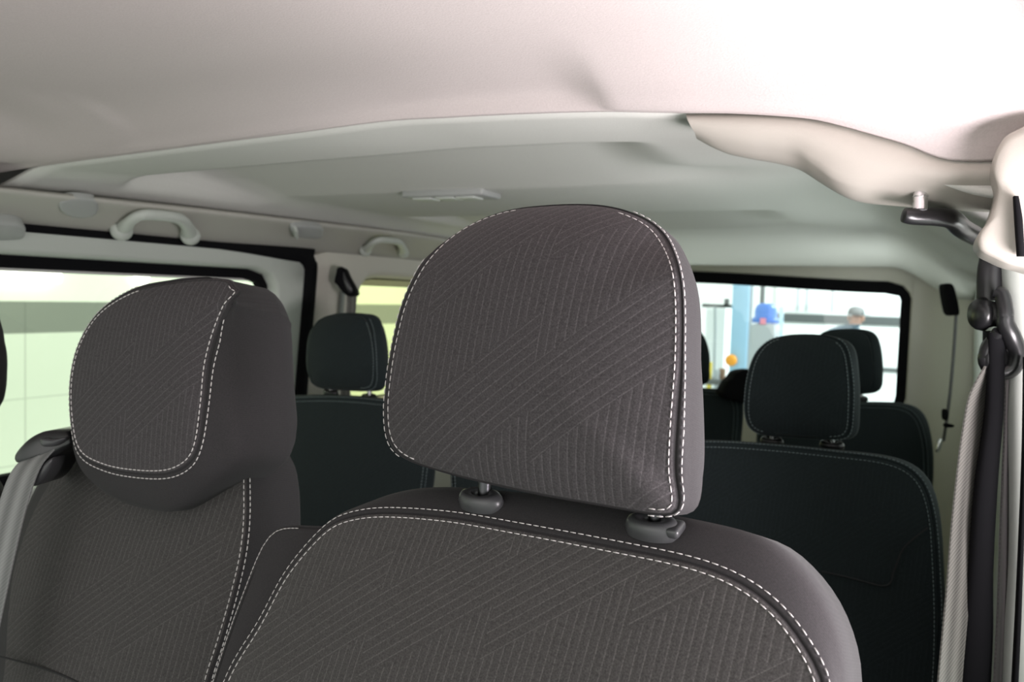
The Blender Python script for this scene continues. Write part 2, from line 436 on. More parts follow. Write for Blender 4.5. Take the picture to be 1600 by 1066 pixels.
for t in ts: rows.append([Vector((X, YA-0.012*t, lerp(zA(X), zB(X), t))) for X in Xs])
for Y in ys_front: rows.append([Vector((X, Y, zfront(X, Y))) for X in Xs])
grid(bm, rows)
ret = bmesh.ops.extrude_face_region(bm, geom=bm.faces[:])
for v in [g for g in ret['geom'] if isinstance(g, bmesh.types.BMVert)]: v.co.z += 0.012
o = struct(finish(bm, 'ceiling', MT['liner'])); tag(o, 'pale grey cloth front headliner above the front seats', 'headliner')
# rear headliner
def recess(X, Y, y0, y1, x0, x1, h):
    if Y <= y0 or Y >= y1: f = 0
    else:
        t = (Y-y0)/(y1-y0); f = smooth01(t, 0, 0.10) * (1-t)**0.85 if t > 0 else 0
        f *= 1.0
    return h*f*smooth01(X, x0-0.02, x0+0.02)*(1-smooth01(X, x1-0.09, x1+0.09))
def zr(X, Y):
    hY = interp([(0.95, 0.232), (1.15, 0.231), (1.6, 0.228), (2.1, 0.225), (2.6, 0.222), (3.05, 0.212), (3.3, 0.185), (3.42, 0.155)], Y)
    zedge = zA(X)-Zc
    k = smooth01(Y, 0.95, 1.35)
    base = lerp(min(zedge, 0.245), hY, k)
    sideL = 0.055*smooth01(-X, 1.42, 1.62) + 0.06*smooth01(-X, 1.60, 1.68)
    sideR = 0.14*smooth01(X, -0.16, 0.13)
    z = base - sideL*lerp(0.6, 1, k) - sideR*lerp(0.3, 1, k)
    z += recess(X, Y, 1.155, 1.57, -1.50, -0.46, 0.062)
    z += recess(X, Y, 2.05, 2.52, -1.40, -0.42, 0.05)
    # dished ends of the recesses and side dimples
    for (cx, cy, rx, ry, h) in ((-0.40, 1.50, 0.10, 0.07, 0.016), (-0.40, 2.47, 0.10, 0.07, 0.014), (-0.10, 1.55, 0.14, 0.12, 0.012), (-0.06, 1.95, 0.14, 0.12, 0.012), (-0.03, 2.6, 0.13, 0.16, 0.014)):
        z += h*math.exp(-((X-cx)/rx)**2-((Y-cy)/ry)**2)
    return Zc+z
bm = bmesh.new(); rows = []
Xs = [XL-0.055 + (XR+0.055-XL)*i/176 for i in range(177)]
Ys = [0.955, 0.99, 1.03, 1.07, 1.11, 1.14, 1.155] + [1.155+0.008*k for k in range(1, 8)] + [1.24+0.03*k for k in range(0, 11)] + [1.555, 1.565, 1.575, 1.60, 1.65, 1.72, 1.8, 1.88, 1.96, 2.02, 2.05, 2.06, 2.075, 2.09, 2.11, 2.15, 2.2, 2.26, 2.32, 2.38, 2.44, 2.49, 2.51, 2.52, 2.54, 2.6, 2.7, 2.8, 2.9, 3.0, 3.1, 3.2, 3.28, 3.35, 3.42, 3.50]
grid(bm, [[Vector((X, Y, zr(X, Y))) for X in Xs] for Y in Ys])
ret = bmesh.ops.extrude_face_region(bm, geom=bm.faces[:])
for v in [g for g in ret['geom'] if isinstance(g, bmesh.types.BMVert)]: v.co.z += 0.01
o = struct(finish(bm, 'ceiling', MT['liner2'])); tag(o, 'grey cloth rear headliner with two wide recesses', 'headliner')
# steel roof above (keeps daylight out)
struct(box('ceiling', MT['grey'], (XL-0.06, -0.42, Zc+0.33), (XR+0.10, 3.6, Zc+0.36)))

struct(box('trim_11', MT['liner2'], (XL-0.075, -0.42, Zc+0.02), (XL-0.055, 3.6, Zc+0.33)))
# ---- side walls: a panel with one rounded opening, mapped on a leaning plane
def rrect(u0, u1, v0, v1, r_, N=128):
    cu, cv = (u0+u1)/2, (v0+v1)/2
    pts = []
    for (cx, cy, a) in ((u1-r_, v1-r_, 0), (u0+r_, v1-r_, 90), (u0+r_, v0+r_, 180), (u1-r_, v0+r_, 270)):
        for k in range(13):
            t = R(a+90*k/12); pts.append((cx+r_*math.cos(t), cy+r_*math.sin(t)))
    return polar(pts, (cu, cv), N)
def opening(name, mat, mp, outer, hole, reveal=0.05, flare=0.02, r_=0.06, N=128, thick=0.05, lip=0.012, parent=None):
    """mp(u, v, w) -> world, w = distance behind the panel's face; outer/hole = (u0,u1,v0,v1)"""
    cu, cv = (hole[0]+hole[1])/2, (hole[2]+hole[3])/2
    H = rrect(*hole, r_, N); n = normals(H)
    Opts = polar([(outer[0], outer[2]), (outer[1], outer[2]), (outer[1], outer[3]), (outer[0], outer[3])], (cu, cv), N)
    bm = bmesh.new()
    rr = []
    rr.append([mp(p.x, p.y, thick) for p in Opts])
    rr.append([mp(p.x, p.y, 0.006) for p in Opts])
    rr.append([mp(lerp(p.x, h.x+nn.x*flare, 0.04), lerp(p.y, h.y+nn.y*flare, 0.04), 0.0) for p, h, nn in zip(Opts, H, n)])
    for k, w_ in ((1.0, 0.0), (0.6, 0.002), (0.3, 0.008), (0.1, 0.018), (0.0, 0.03), (0.0, reveal)):
        rr.append([mp(h.x+nn.x*flare*k, h.y+nn.y*flare*k, w_) for h, nn in zip(H, n)])
    grid(bm, rr, True)
    return finish(bm, name, mat, parent, angle=50)
def ringpart(name, mat, mp, hole, r_, w0, w1, inn, out, N=128, parent=None):
    """a gasket: band from out (outside the hole edge) to inn (inside it), between depths w0..w1"""
    H = rrect(*hole, r_, N); n = normals(H); bm = bmesh.new()
    def ring(k, w_): return [mp(h.x+nn.x*k, h.y+nn.y*k, w_) for h, nn in zip(H, n)]
    rr = [ring(out, w1), ring(out, w0), ring(-inn, w0), ring(-inn, w1), ring(out, w1)]
    grid(bm, rr, True)
    return finish(bm, name, mat, parent, smooth=False)
def pane(name, mat, mp, hole, r_, w_, parent=None, N=96, th=0.004):
    H = rrect(*hole, r_, N); bm = bmesh.new()
    a = [bm.verts.new(mp(h.x, h.y, w_)) for h in H]
    bm.faces.new(a)
    return finish(bm, name, mat, parent, smooth=False)
lean = 0.085
def mpL(u, v, w_): return Vector((XL - w_ - (0.10-v)*lean, u, Zc+v))          # v = height relative to the camera
def mpR(u, v, w_): return Vector((XR + w_ + (0.10-v)*lean*0.5, u, Zc+v))
G1 = glass('clear green tinted window glass', (0.93, 0.97, 0.86)); G2 = glass('yellowish tinted window glass', (0.90, 0.88, 0.50)); G3 = glass('clear window glass', (0.93, 0.97, 0.97))
# far side: sliding door with its window
D1 = (0.38, 1.872, -1.17, 0.100); H1 = (0.42, 1.755, -0.43, 0.052)
struct(opening('wall_left', MT['pale'], mpL, D1, H1, reveal=0.075, flare=0.012, r_=0.07))
wn = struct(tag(finish(bmesh.new(), 'window_1', MT['rubber']), None))
bpy.data.objects.remove(wn)
wn = pane('window_1', G1, mpL, (H1[0]-.01, H1[1]+.01, H1[2]-.01, H1[3]+.01), 0.07, 0.06); struct(wn)
ringpart('window_gasket', MT['rubber'], mpL, H1, 0.07, 0.036, 0.058, 0.026, 0.004, parent=wn)
# black door seal round the sliding door
sl = [mpL(0.3, 0.106, -0.002), mpL(1.0, 0.107, -0.002), mpL(1.80, 0.104, -0.002), mpL(1.845, 0.098, -0.002), mpL(1.872, 0.075, -0.002), mpL(1.880, 0.03, -0.002), mpL(1.880, -0.3, -0.002), mpL(1.880, -1.1, -0.002)]
pth = spline(sl, 10); n_ = len(pth)
radl = [lerp(0.009, 0.026, smooth01(p.y, 1.5, 1.87)) for p in pth]
struct(tube('trim_10', MT['rubber'], pth, radl, sides=10, up=Vector((1, 0, 0)), flat=0.5))
# far side: panel round the rear side window
D2 = (1.868, 3.60, -1.17, 0.118); H2 = (2.13, 3.30, -0.36, 0.046)
struct(opening('wall_left', MT['beige'], mpL, D2, H2, reveal=0.05, flare=0.035, r_=0.07))
wn = struct(pane('window_2', G2, mpL, (H2[0]-.01, H2[1]+.01, H2[2]-.01, H2[3]+.01), 0.07, 0.045))
ringpart('window_gasket', MT['rubber'], mpL, H2, 0.07, 0.036, 0.044, 0.004, 0.004, parent=wn)
# cantrail: curved plastic between the door seal and the headliner
bm = bmesh.new(); prof = [(-1.635, 0.108), (-1.622, 0.112), (-1.60, 0.122), (-1.575, 0.138), (-1.55, 0.152), (-1.53, 0.162), (-1.517, 0.168), (-1.512, 0.173)]
kc = [(0.3, 0.78), (0.95, 0.85), (1.34, 1.0), (2.2, 1.25), (3.6, 1.15)]
rows = []
for x, z in prof: rows.append([Vector((x, -0.40+0.06*k, Zc+0.108+(z-0.108)*interp(kc, -0.40+0.06*k))) for k in range(67)])
grid(bm, rows)
ret = bmesh.ops.extrude_face_region(bm, geom=bm.faces[:])
for v in [g for g in ret['geom'] if isinstance(g, bmesh.types.BMVert)]: v.co += Vector((-0.006, 0, 0.008))
struct(finish(bm, 'trim_1', simple('grey cantrail plastic', (0.44, 0.43, 0.39), 0.6, noise=(900, 0.03), bump=0.1)))
cO = Vector((-1.57, 0, Zc+0.141)); cn = Vector((0.036, 0, -0.066+0.02)).normalized()
cn = Vector((0.10, 0, -0.145)).normalized(); 
def cant(px, py, off=0.0): return onP(px, py, cO + cn*off, cn)
# near side: wall with two windows, mostly seen edge on
struct(opening('wall_right', MT['pale'], mpR, (1.12, 2.63, -1.17, 0.12), (1.42, 2.48, -0.30, 0.02), flare=0.02))
wn = struct(pane('window_4', G3, mpR, (1.41, 2.49, -0.31, 0.03), 0.07, 0.045))
ringpart('window_gasket', MT['rubber'], mpR, (1.42, 2.48, -0.30, 0.02), 0.06, 0.036, 0.044, 0.01, 0.004, parent=wn)
struct(opening('wall_right', MT['pale'], mpR, (2.62, 3.60, -1.17, 0.12), (2.78, 3.28, -0.30, 0.02), flare=0.02))
wn = struct(pane('window_5', G3, mpR, (2.77, 3.29, -0.31, 0.03), 0.07, 0.045))
ringpart('window_gasket', MT['rubber'], mpR, (2.78, 3.28, -0.30, 0.02), 0.06, 0.036, 0.044, 0.01, 0.004, parent=wn)
# tailgate with the rear window
YR = 3.5
def mpT(u, v, w_): return Vector((u, YR + w_ + (0.1-v)*0.0, Zc+v))
def mpT2(u, v, w_): return mpT(u, v - 0.030*smooth01(u, -1.0, -0.1)*smooth01(v, 0.0, 0.1), w_)
H3 = (-1.36, -0.118, -0.385, 0.082); R3 = 0.032
struct(opening('wall_back', MT['beige'], lambda u, v, w_: mpT2(u, v, w_), (XL-0.16, XR+0.10, -1.17, 0.19), (-1.40, -0.085, -0.42, 0.128), reveal=0.03, flare=0.012, r_=0.075))
wn = struct(pane('window_3', G3, mpT2, (-1.39, -0.09, -0.41, 0.112), 0.07, 0.028))
ringpart('window_gasket', MT['rubber'], mpT2, H3, R3, 0.012, 0.027, 0.0, 0.050, parent=wn)
# rear corner post, near side: a rounded upright between tailgate and side wall
bm = bmesh.new(); rows = []
for k in range(30):
    z = lerp(-1.12, 0.17, k/29); rows.append([Vector((lerp(-0.075, XR+0.02, t) , YR-0.004 - 0.16*smooth01(t, 0.0, 1.0)**1.5, Zc+z)) for t in [j/14 for j in range(15)]])
grid(bm, rows)
struct(finish(bm, 'trim_2', MT['beige']))
# floor of the van
struct(box('floor', MT['carpet'], (XL-0.18, -0.40, -0.03), (XR+0.12, 3.62, 0.0)))

# ---- front roof-side moulding on the near side (under the headliner's edge)
topL = [(1072, 178), (1110, 178), (1160, 178), (1210, 180), (1256, 184), (1310, 195), (1360, 209), (1414, 225), (1463, 245), (1507, 252), (1548, 252), (1610, 246)]
midL = [(1086, 208), (1112, 214), (1160, 221), (1205, 226), (1240, 234), (1268, 252), (1300, 275), (1335, 287), (1390, 289), (1450, 294), (1510, 297), (1600, 297)]
botL = [(1092, 216), (1130, 238), (1170, 248), (1215, 256), (1250, 266), (1285, 288), (1320, 308), (1350, 317), (1400, 322), (1450, 326), (1510, 330), (1600, 334)]
bm = bmesh.new(); rows = []
def rowY(L_, Y): return spline([onY(a, b, Y) for a, b in L_], 5)
T, Mi, B = rowY(topL, YA+0.004), rowY(midL, YA+0.010), rowY(botL, YA+0.06)
rows.append([p+Vector((0, 0.03, 0.006)) for p in T]); rows.append(T)
for t in (0.2, 0.45, 0.7, 0.88): rows.append([a.lerp(b, t)+Vector((0, -0.010*math.sin(math.pi*t), 0)) for a, b in zip(T, Mi)])
rows.append(Mi)
for t in (0.15, 0.4, 0.7): rows.append([a.lerp(b, t)+Vector((0, 0, -0.004*math.sin(math.pi*t))) for a, b in zip(Mi, B)])
rows.append(B); rows.append([p+Vector((0, 0.10, 0.035)) for p in B]); rows.append([p+Vector((0, 0.14, 0.09)) for p in B])
grid(bm, rows)
struct(finish(bm, 'trim_3', MT['warm']))
# near-side pillar trim: rounded tapering cover right of the belt anchor
def slab(name, mat, pxs, Y, depth, parent=None, rnd=0.008, n=6):
    """a rounded solid with the given outline at distance Y, thickness depth away from us"""
    pts = spline([onY(a, b, Y) for a, b in pxs], n, True); c = sum(pts, Vector())/len(pts); bm = bmesh.new(); rows = []
    for k, dy in ((0.0, -rnd*0.2), (0.5, -rnd*0.15), (0.86, 0), (0.94, rnd*0.25), (0.985, rnd*0.6), (1.0, rnd), (1.0, depth-rnd), (0.97, depth)):
        rows.append([c+(p-c)*k+Vector((0, dy, 0)) if k else c+(p-c)*0.02+Vector((0, dy, 0)) for p in pts])
    vs = grid(bm, rows, True); bm.faces.new(vs[0]); bm.faces.new(vs[-1])
    return finish(bm, name, mat, parent, angle=60)
def strip(name, mat, left, right, Y, depth, parent=None):
    """an upright moulding between two edges, given top to bottom, with a rounded front"""
    Lp = spline([onY(a, b, Y) for a, b in left], 6); Rp = spline([onY(a, b, Y) for a, b in right], 6); bm = bmesh.new()
    rows = []
    for a, b in zip(Lp, Rp):
        r_ = [a+Vector((0, depth, 0))]
        for t in (0, 0.12, 0.3, 0.5, 0.7, 0.88, 1.0): r_.append(a.lerp(b, t)+Vector((0, 0.35*(b-a).length*(2*t-1)**4, 0)))
        r_.append(b+Vector((0, depth, 0))); rows.append(r_)
    vs = grid(bm, rows); bm.faces.new([r_[0] for r_ in (vs[0],)] + vs[0][1:]); bm.faces.new(vs[-1])
    return finish(bm, name, mat, parent, angle=60)
struct(slab('trim_4', MT['warm'], [(1585, 203), (1560, 228), (1551, 262), (1558, 300), (1545, 342), (1528, 368), (1530, 388), (1552, 402), (1590, 416), (1660, 420), (1680, 300), (1650, 190)], 0.90, 0.10))
o = struct(strip('trim_5', MT['rubber'], [(1584, 306), (1586, 340), (1588, 370), (1590, 400)], [(1592, 306), (1598, 340), (1600, 370), (1602, 400)], 0.885, 0.012))
o = struct(strip('trim_6', MT['pale'], [(1560, 392), (1572, 520), (1575, 640), (1579, 760), (1578, 900), (1566, 1066), (1545, 1500)], [(1680, 392), (1680, 520), (1680, 640), (1680, 760), (1680, 900), (1680, 1066), (1680, 1500)], 1.13, 0.20))
o = struct(strip('trim_7', MT['rubber'], [(1542, 520), (1541, 640), (1524, 760), (1512, 900), (1494, 1066), (1460, 1500)], [(1572, 520), (1569, 640), (1560, 760), (1553, 900), (1550, 1066), (1520, 1500)], 1.12, 0.10))
o = struct(strip('trim_8', MT['rubber'], [(1602, 560), (1600, 700), (1594, 860), (1584, 1066), (1560, 1500)], [(1606, 560), (1605, 700), (1600, 860), (1592, 1066), (1570, 1500)], 1.09, 0.03))
# ================================================================== FRONT SEATS
def seat_base(parent, x0, x1, y0, y1, mat, zt=0.42, lab=None):
    bm = bmesh.new(); bmesh.ops.create_cube(bm, size=1)
    for v in bm.verts: v.co = Vector((lerp(x0, x1, v.co.x+0.5), lerp(y0, y1, v.co.y+0.5), lerp(zt-0.16, zt, v.co.z+0.5)))
    bmesh.ops.bevel(bm, geom=bm.edges[:], offset=0.045, segments=4, affect='EDGES', profile=0.5)
    finish(bm, 'seat_cushion', mat, parent, angle=70)
    box('seat_pedestal', MT['rubber'], (x0+0.05, y0+0.05, 0.0), (x1-0.05, y1-0.05, zt-0.14), parent, bev=0.01)
def head_posts(parent, fr, spots, z0, z1, rad=0.0065, y=0.06, mat=None):
    for x in spots: tube('headrest_post', mat or MT['dsteel'], [Vector((x, y, z0)), Vector((x, y, z1))], rad, parent, fr.M, sides=14)
# ---- driver's seat
S1 = empty('front_seat', (-0.30, 0.55, 0.0))
tag(S1, 'large charcoal cloth front seat with raised adjustable headrest and white double stitching', 'car seat')
fb = Frame(onD(850, 850, 0.70), lean=20, turn=-5)
panel = [(508, 826), (545, 808), (600, 801), (700, 808), (800, 825), (950, 853), (1080, 880), (1160, 912), (1220, 960), (1262, 1020), (1290, 1085), (1320, 1250), (1340, 1600), (1320, 2000), (850, 2080), (290, 1900), (235, 1500), (290, 1200), (352, 1066), (405, 975), (448, 895)]
outer = [(506, 812), (555, 787), (600, 768), (650, 757), (720, 756), (850, 768), (1000, 790), (1100, 808), (1209, 836), (1266, 880), (1310, 932), (1336, 993), (1349, 1066), (1375, 1250), (1400, 1600), (1380, 2000), (850, 2090), (270, 1900), (225, 1500), (285, 1200), (347, 1066), (400, 970), (442, 888)]
back = Cushion('backrest', fb, panel, [MT['panel2'], MT['plain']], S1, outer=outer, depth=0.135, bulge=0.020, outer_y=0.09, N=220)
back.stitch('stitching', MT['thread'], inset=0.0042); back.stitch('stitching', MT['thread'], side=(-0.0045, 0.0036), lift=0.0012)
fh = Frame(onD(850, 570, 0.69), lean=10, turn=-5)
hp = [(632, 716), (608, 686), (603, 640), (607, 590), (618, 525), (636, 462), (668, 405), (718, 360), (785, 331), (860, 321), (935, 321), (990, 334), (1030, 358), (1054, 400), (1064, 460), (1064, 560), (1057, 660), (1054, 740), (1062, 795), (1040, 806), (940, 790), (820, 768), (700, 740)]
ho = [(628, 718), (603, 690), (600, 640), (604, 590), (615, 525), (634, 462), (666, 403), (716, 358), (785, 329), (860, 319), (935, 319), (995, 332), (1040, 362), (1068, 405), (1082, 460), (1092, 560), (1097, 660), (1097, 740), (1086, 792), (1064, 808), (940, 790), (820, 768), (700, 740)]
head = Cushion('headrest', fh, hp, [MT['panel'], MT['plain']], S1, outer=ho, depth=0.115, bulge=0.016, wt=0.04, wb=0.014, wa=(0.5, 1.0), wp=5, N=200)
head.stitch('stitching', MT['thread'], inset=0.0042, a0=-46, a1=68); head.stitch('stitching', MT['thread'], side=(-0.0045, 0.0036), a0=-48, a1=66, lift=0.0012)
head.stitch('stitching', MT['thread'], inset=0.0035, a0=112, a1=228); head.stitch('stitching', MT['thread'], side=(-0.0045, 0.0036), a0=150, a1=222, lift=0.0012)
def guide(parent, C, mat, sx=0.0225, sy=0.0135, h=0.011, lever=False, turn=-5, tilt=14):
    bm = bmesh.new()
    prof = [(0.30, -0.004), (1.0, -0.004), (1.04, 0.002), (1.0, h*0.55), (0.90, h*0.85), (0.74, h), (0.45, h*0.96), (0.34, h*0.7), (0.30, 0)]
    lathe(bm, [(r_, z) for r_, z in prof], sides=36, sx=sx, sy=sy)
    M = Matrix.Translation(C) @ Matrix.Rotation(R(turn), 4, 'Z') @ Matrix.Rotation(R(tilt), 4, 'X')
    g = finish(bm, 'headrest_guide', mat, parent, M, angle=60)
    if lever:
        box('release_button', mat, (sx*0.62, -sy*0.75, 0.0), (sx*1.12, sy*0.75, h*0.78), g, M, bev=0.003, seg=3)
    return g
from mathutils.bvhtree import BVHTree
def seat_top(c, px, py):
    bm_ = bmesh.new(); bm_.from_mesh(c.obj.data); bm_.transform(c.fr.M); t = BVHTree.FromBMesh(bm_); hit = t.ray_cast(CAM, ray(px, py).normalized())[0]; bm_.free(); return hit
gL = seat_top(back, 752, 786); gR = seat_top(back, 1020, 828)
guide(S1, gL, MT['guide']); guide(S1, gR, MT['guide'], lever=True)
for g in (gL, gR): tube('headrest_post', MT['dsteel'], [g+Vector((0.001, 0.003, -0.02)), g+Vector((0.001, 0.006, 0.055))], 0.0065, S1, sides=16)
# folded armrest on the seat's inner side
fa = Frame(onD(440, 940, 0.86), lean=22, turn=-3)
arm = Cushion('armrest', fa, [(428, 828), (448, 824), (500, 826), (560, 832), (575, 870), (560, 1000), (530, 1300), (420, 1500), (250, 1450), (262, 1250), (332, 1066), (360, 980), (392, 895), (410, 850)], [MT['plain'], MT['plain']], S1, depth=0.07, bulge=0.004, spread=0.006, N=120)
arm.stitch('stitching', MT['thread'], inset=0.001, length=0.0046, gap=0.0008, a0=100, a1=236)
seat_base(S1, -0.56, -0.06, -0.05, 0.48, MT['plain'])
# ---- middle front seat with fixed headrest
S2 = empty('front_seat', (-0.88, 0.62, 0.0))
tag(S2, 'charcoal cloth front seat on the left with tall fixed headrest and square stitched panel', 'car seat')
f2 = Frame(onD(250, 900, 1.00), lean=17, turn=0)
mp_ = [(150, 690), (260, 670), (372, 690), (386, 765), (383, 850), (366, 930), (343, 1010), (322, 1080), (295, 1250), (250, 1500), (150, 1650), (-60, 1620), (-90, 1400), (-30, 1200), (4, 1066), (12, 960), (24, 880), (52, 800), (92, 735)]
mo_ = [(120, 700), (220, 660), (390, 660), (438, 740), (436, 850), (420, 930), (395, 1010), (375, 1080), (345, 1250), (300, 1500), (150, 1680), (-90, 1620), (-115, 1400), (-55, 1200), (-20, 1066), (-10, 960), (4, 880), (34, 790), (75, 715)]
b2 = Cushion('backrest', f2, mp_, [MT['panel2'], MT['plain']], S2, outer=mo_, depth=0.15, bulge=0.018, outer_y=0.09, N=200)
b2.stitch('stitching', MT['thread'], inset=0.0042, a0=-60, a1=62, rad=0.0007); b2.stitch('stitching', MT['thread'], side=(-0.0045, 0.0036), a0=-60, a1=62, rad=0.0007, lift=0.001)
# thin crease low on the seat and the little tab at its side
c1 = [f2.loc(a, b)+Vector((0, -0.0185, 0)) for a, b in ((6, 1021), (60, 1034), (110, 1050), (150, 1068), (200, 1095))]
tube('seam', MT['seam'], spline(c1, 6), 0.0012, S2, f2.M, sides=6)
fh2 = Frame(onD(215, 590, 0.985), lean=8, turn=0)
outer2 = [(104, 650), (104, 590), (118, 535), (150, 485), (205, 450), (270, 436), (330, 432), (385, 436), (418, 452), (436, 490), (442, 560), (446, 640), (452, 705), (440, 728), (395, 762), (345, 797), (302, 811), (250, 806), (190, 793), (145, 768), (112, 725)]
pan2 = [(110, 650), (110, 590), (123, 537), (154, 488), (205, 455), (262, 441), (325, 434), (362, 437), (378, 449), (360, 474), (342, 512), (327, 565), (320, 630), (311, 690), (296, 722), (262, 740), (210, 740), (160, 730), (122, 706)]
h2 = Cushion('headrest', fh2, pan2, [MT['panel'], MT['plain']], S2, cpx=(285, 520), tight=True, soft=14, outer=outer2, depth=0.145, bulge=0.012, wt=0.025, wb=0.0, wa=(0.35, 1.0), N=300, outer_y=0.10, wp=5)
h2.stitch('stitching', MT['thread'], inset=0.0042, rad=0.0007, a0=150, a1=404); h2.stitch('stitching', MT['thread'], side=(-0.0045, 0.0036), rad=0.0007, lift=0.001, a0=150, a1=404)
seat_base(S2, -1.12, -0.62, -0.02, 0.56, MT['plain'])
# belt outlet on its shoulder
def skin_slab(name, mat, pxs, d, depth, parent, rnd=0.006):
    pts = spline([onD(a, b, d) for a, b in pxs], 6, True); c = sum(pts, Vector())/len(pts); bm = bmesh.new(); rows = []
    for k, dy in ((0.02, -rnd*0.5), (0.5, -rnd*0.4), (0.85, 0), (0.95, rnd*0.35), (1.0, rnd), (1.0, depth-rnd), (0.95, depth)):
        rows.append([c+(p-c)*k+cF*dy for p in pts])
    vs = grid(bm, rows, True); bm.faces.new(vs[0]); bm.faces.new(vs[-1])
    return finish(bm, name, mat, parent, angle=60)
skin_slab('belt_outlet', MT['black'], [(20, 712), (38, 690), (62, 676), (85, 673), (104, 676), (112, 690), (104, 700), (84, 716), (62, 752), (48, 760), (58, 730), (72, 712), (40, 712), (24, 724)], 1.04, 0.07, S2)
skin_slab('belt_outlet', MT['guide'], [(62, 686), (84, 686), (101, 684), (98, 690), (84, 698), (64, 698)], 1.03, 0.03, S2)
skin_slab('belt_outlet', MT['guide'], [(70, 722), (82, 716), (76, 736), (60, 757), (49, 758), (58, 738)], 1.03, 0.03, S2)
pts = spline([onD(66, 704, 1.045), onD(40, 735, 1.03), onD(20, 790, 1.015), onD(2, 860, 1.0), (onD(-18, 950, 0.985)), onD(-50, 1100, 0.96)], 10)
bl = ribbon('seat_belt', MT['webbing'], pts, Vector((0.93, 0.25, 0.28)), 0.046, 0.0016)
tag(bl, 'grey striped belt webbing running down from the left front seat shoulder', 'seat belt')
# ---- outer front seat, only an edge in view
S3 = empty('front_seat', (-1.38, 0.66, 0.0))
tag(S3, 'front passenger seat cut off by the left edge, only its dark headrest side showing', 'car seat')
f3 = Frame(onD(-80, 560, 1.22), lean=8)
h3 = Cushion('headrest', f3, [(-158, 640), (-173, 560), (-158, 470), (-118, 450), (-90, 456), (-78, 480), (-72, 560), (-72, 625), (-84, 650), (-98, 650)], [MT['panel'], MT['plain']], S3, depth=0.11, outer=[(-168, 645), (-178, 560), (-163, 465), (-108, 440), (-48, 446), (-20, 480), (-11, 560), (-9, 630), (-20, 655), (-98, 656)], outer_y=0.075, tight=True, soft=12, wt=0.02, wb=0.02, N=100)
f3b = Frame(onD(-150, 860, 1.26), lean=17)
f3b.thr = 950
b3 = Cushion('backrest', f3b, [(-240, 770), (-215, 742), (-100, 735), (-65, 740), (-50, 780), (-60, 900), (-80, 1500), (-300, 1480), (-260, 900)], [MT['panel2'], MT['plain']], S3, depth=0.12, N=100)
for px in (-85, -15): 
    p = onD(px, 690, 1.27); tube('headrest_post', MT['dsteel'], [p+Vector((0, 0, -0.06)), p+Vector((0, 0, 0.08))], 0.0065, S3)
seat_base(S3, -1.60, -1.15, 0.02, 0.60, MT['plain'])
# ================================================================== REAR SEATS
def rear_seat(label, backpx, backd, headpx=None, headd=None, backout=None, lean_=15, posts=(), st=(None, None), guides=True, base=None, bdep=0.11, hdep=0.10, group=None, opx=(6, 12, 8, 4), hopx=(6, 15, 3, 2), thr=760):
    c = onD(sum(p[0] for p in backpx)/len(backpx), sum(p[1] for p in backpx)/len(backpx), backd)
    S = empty('rear_seat', (c.x, c.y, 0)); tag(S, label, 'car seat', group)
    topy = min(p[1] for p in backpx); cx = sum(p[0] for p in backpx)/len(backpx)
    fr = Frame(onD(cx, topy+10, backd), lean=lean_)
    fr.thr = thr
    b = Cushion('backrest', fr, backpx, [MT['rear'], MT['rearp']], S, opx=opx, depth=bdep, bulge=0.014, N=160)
    b.stitch('stitching', MT['thread2'], side=(-0.0045, 0.0036), rad=0.0007, lift=0.0012); b.stitch('stitching', MT['thread2'], inset=0.006, rad=0.0007)
    if headpx:
        hy = sum(p[1] for p in headpx)/len(headpx); hx = sum(p[0] for p in headpx)/len(headpx)
        fh_ = Frame(onD(hx, hy, headd), lean=8)
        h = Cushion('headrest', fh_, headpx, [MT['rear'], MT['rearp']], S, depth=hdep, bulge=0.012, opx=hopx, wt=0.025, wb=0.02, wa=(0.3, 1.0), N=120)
        for a in st:
            if a: h.stitch('stitching', MT['thread2'], inset=0.004, a0=a[0], a1=a[1], rad=0.0008); h.stitch('stitching', MT['thread2'], side=(-0.0045, 0.0036), a0=a[0], a1=a[1], rad=0.0008, lift=0.0012)
        for px, py in posts:
            p = onP(px, py, fh_.O + fh_.n*0.055, fh_.n)
            tube('headrest_post', MT['steel'], [p+Vector((0, 0, -0.04)), p+Vector((0, 0, 0.05))], 0.006, S)
            if guides: guide(S, p-Vector((0, 0, 0.004)), MT['black'], sx=0.022, sy=0.014, h=0.010, turn=0)
    x0, x1, y0, y1 = base
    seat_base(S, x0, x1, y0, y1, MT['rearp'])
    return S, fr
# second row
s_, fr = rear_seat('shade-darkened cloth second-row seat on the right, its stitched headrest in front of the rear window',
    [(1060, 700), (1110, 694), (1200, 699), (1300, 709), (1390, 721), (1436, 748), (1456, 800), (1463, 880), (1466, 1000), (1466, 1150), (1440, 1400), (1100, 1400), (1040, 1200), (1030, 900), (1035, 740)], 1.52,
    [(1168, 655), (1168, 610), (1178, 565), (1196, 538), (1222, 526), (1262, 523), (1298, 528), (1320, 545), (1328, 590), (1329, 640), (1324, 678), (1300, 686), (1240, 683), (1185, 676)], 1.58,
    posts=((1206, 688), (1300, 694)), st=((-58, 62), (118, 238)), base=(-0.46, 0.03, 1.0, 1.55), thr=1000)
s1 = [fr.loc(a, b)+Vector((0, -0.015, 0)) for a, b in ((1285, 893), (1330, 903), (1385, 915), (1398, 890), (1414, 855), (1450, 825))]
tube('seam', MT['seam'], spline(s1, 6), 0.0016, s_, fr.M, sides=6)
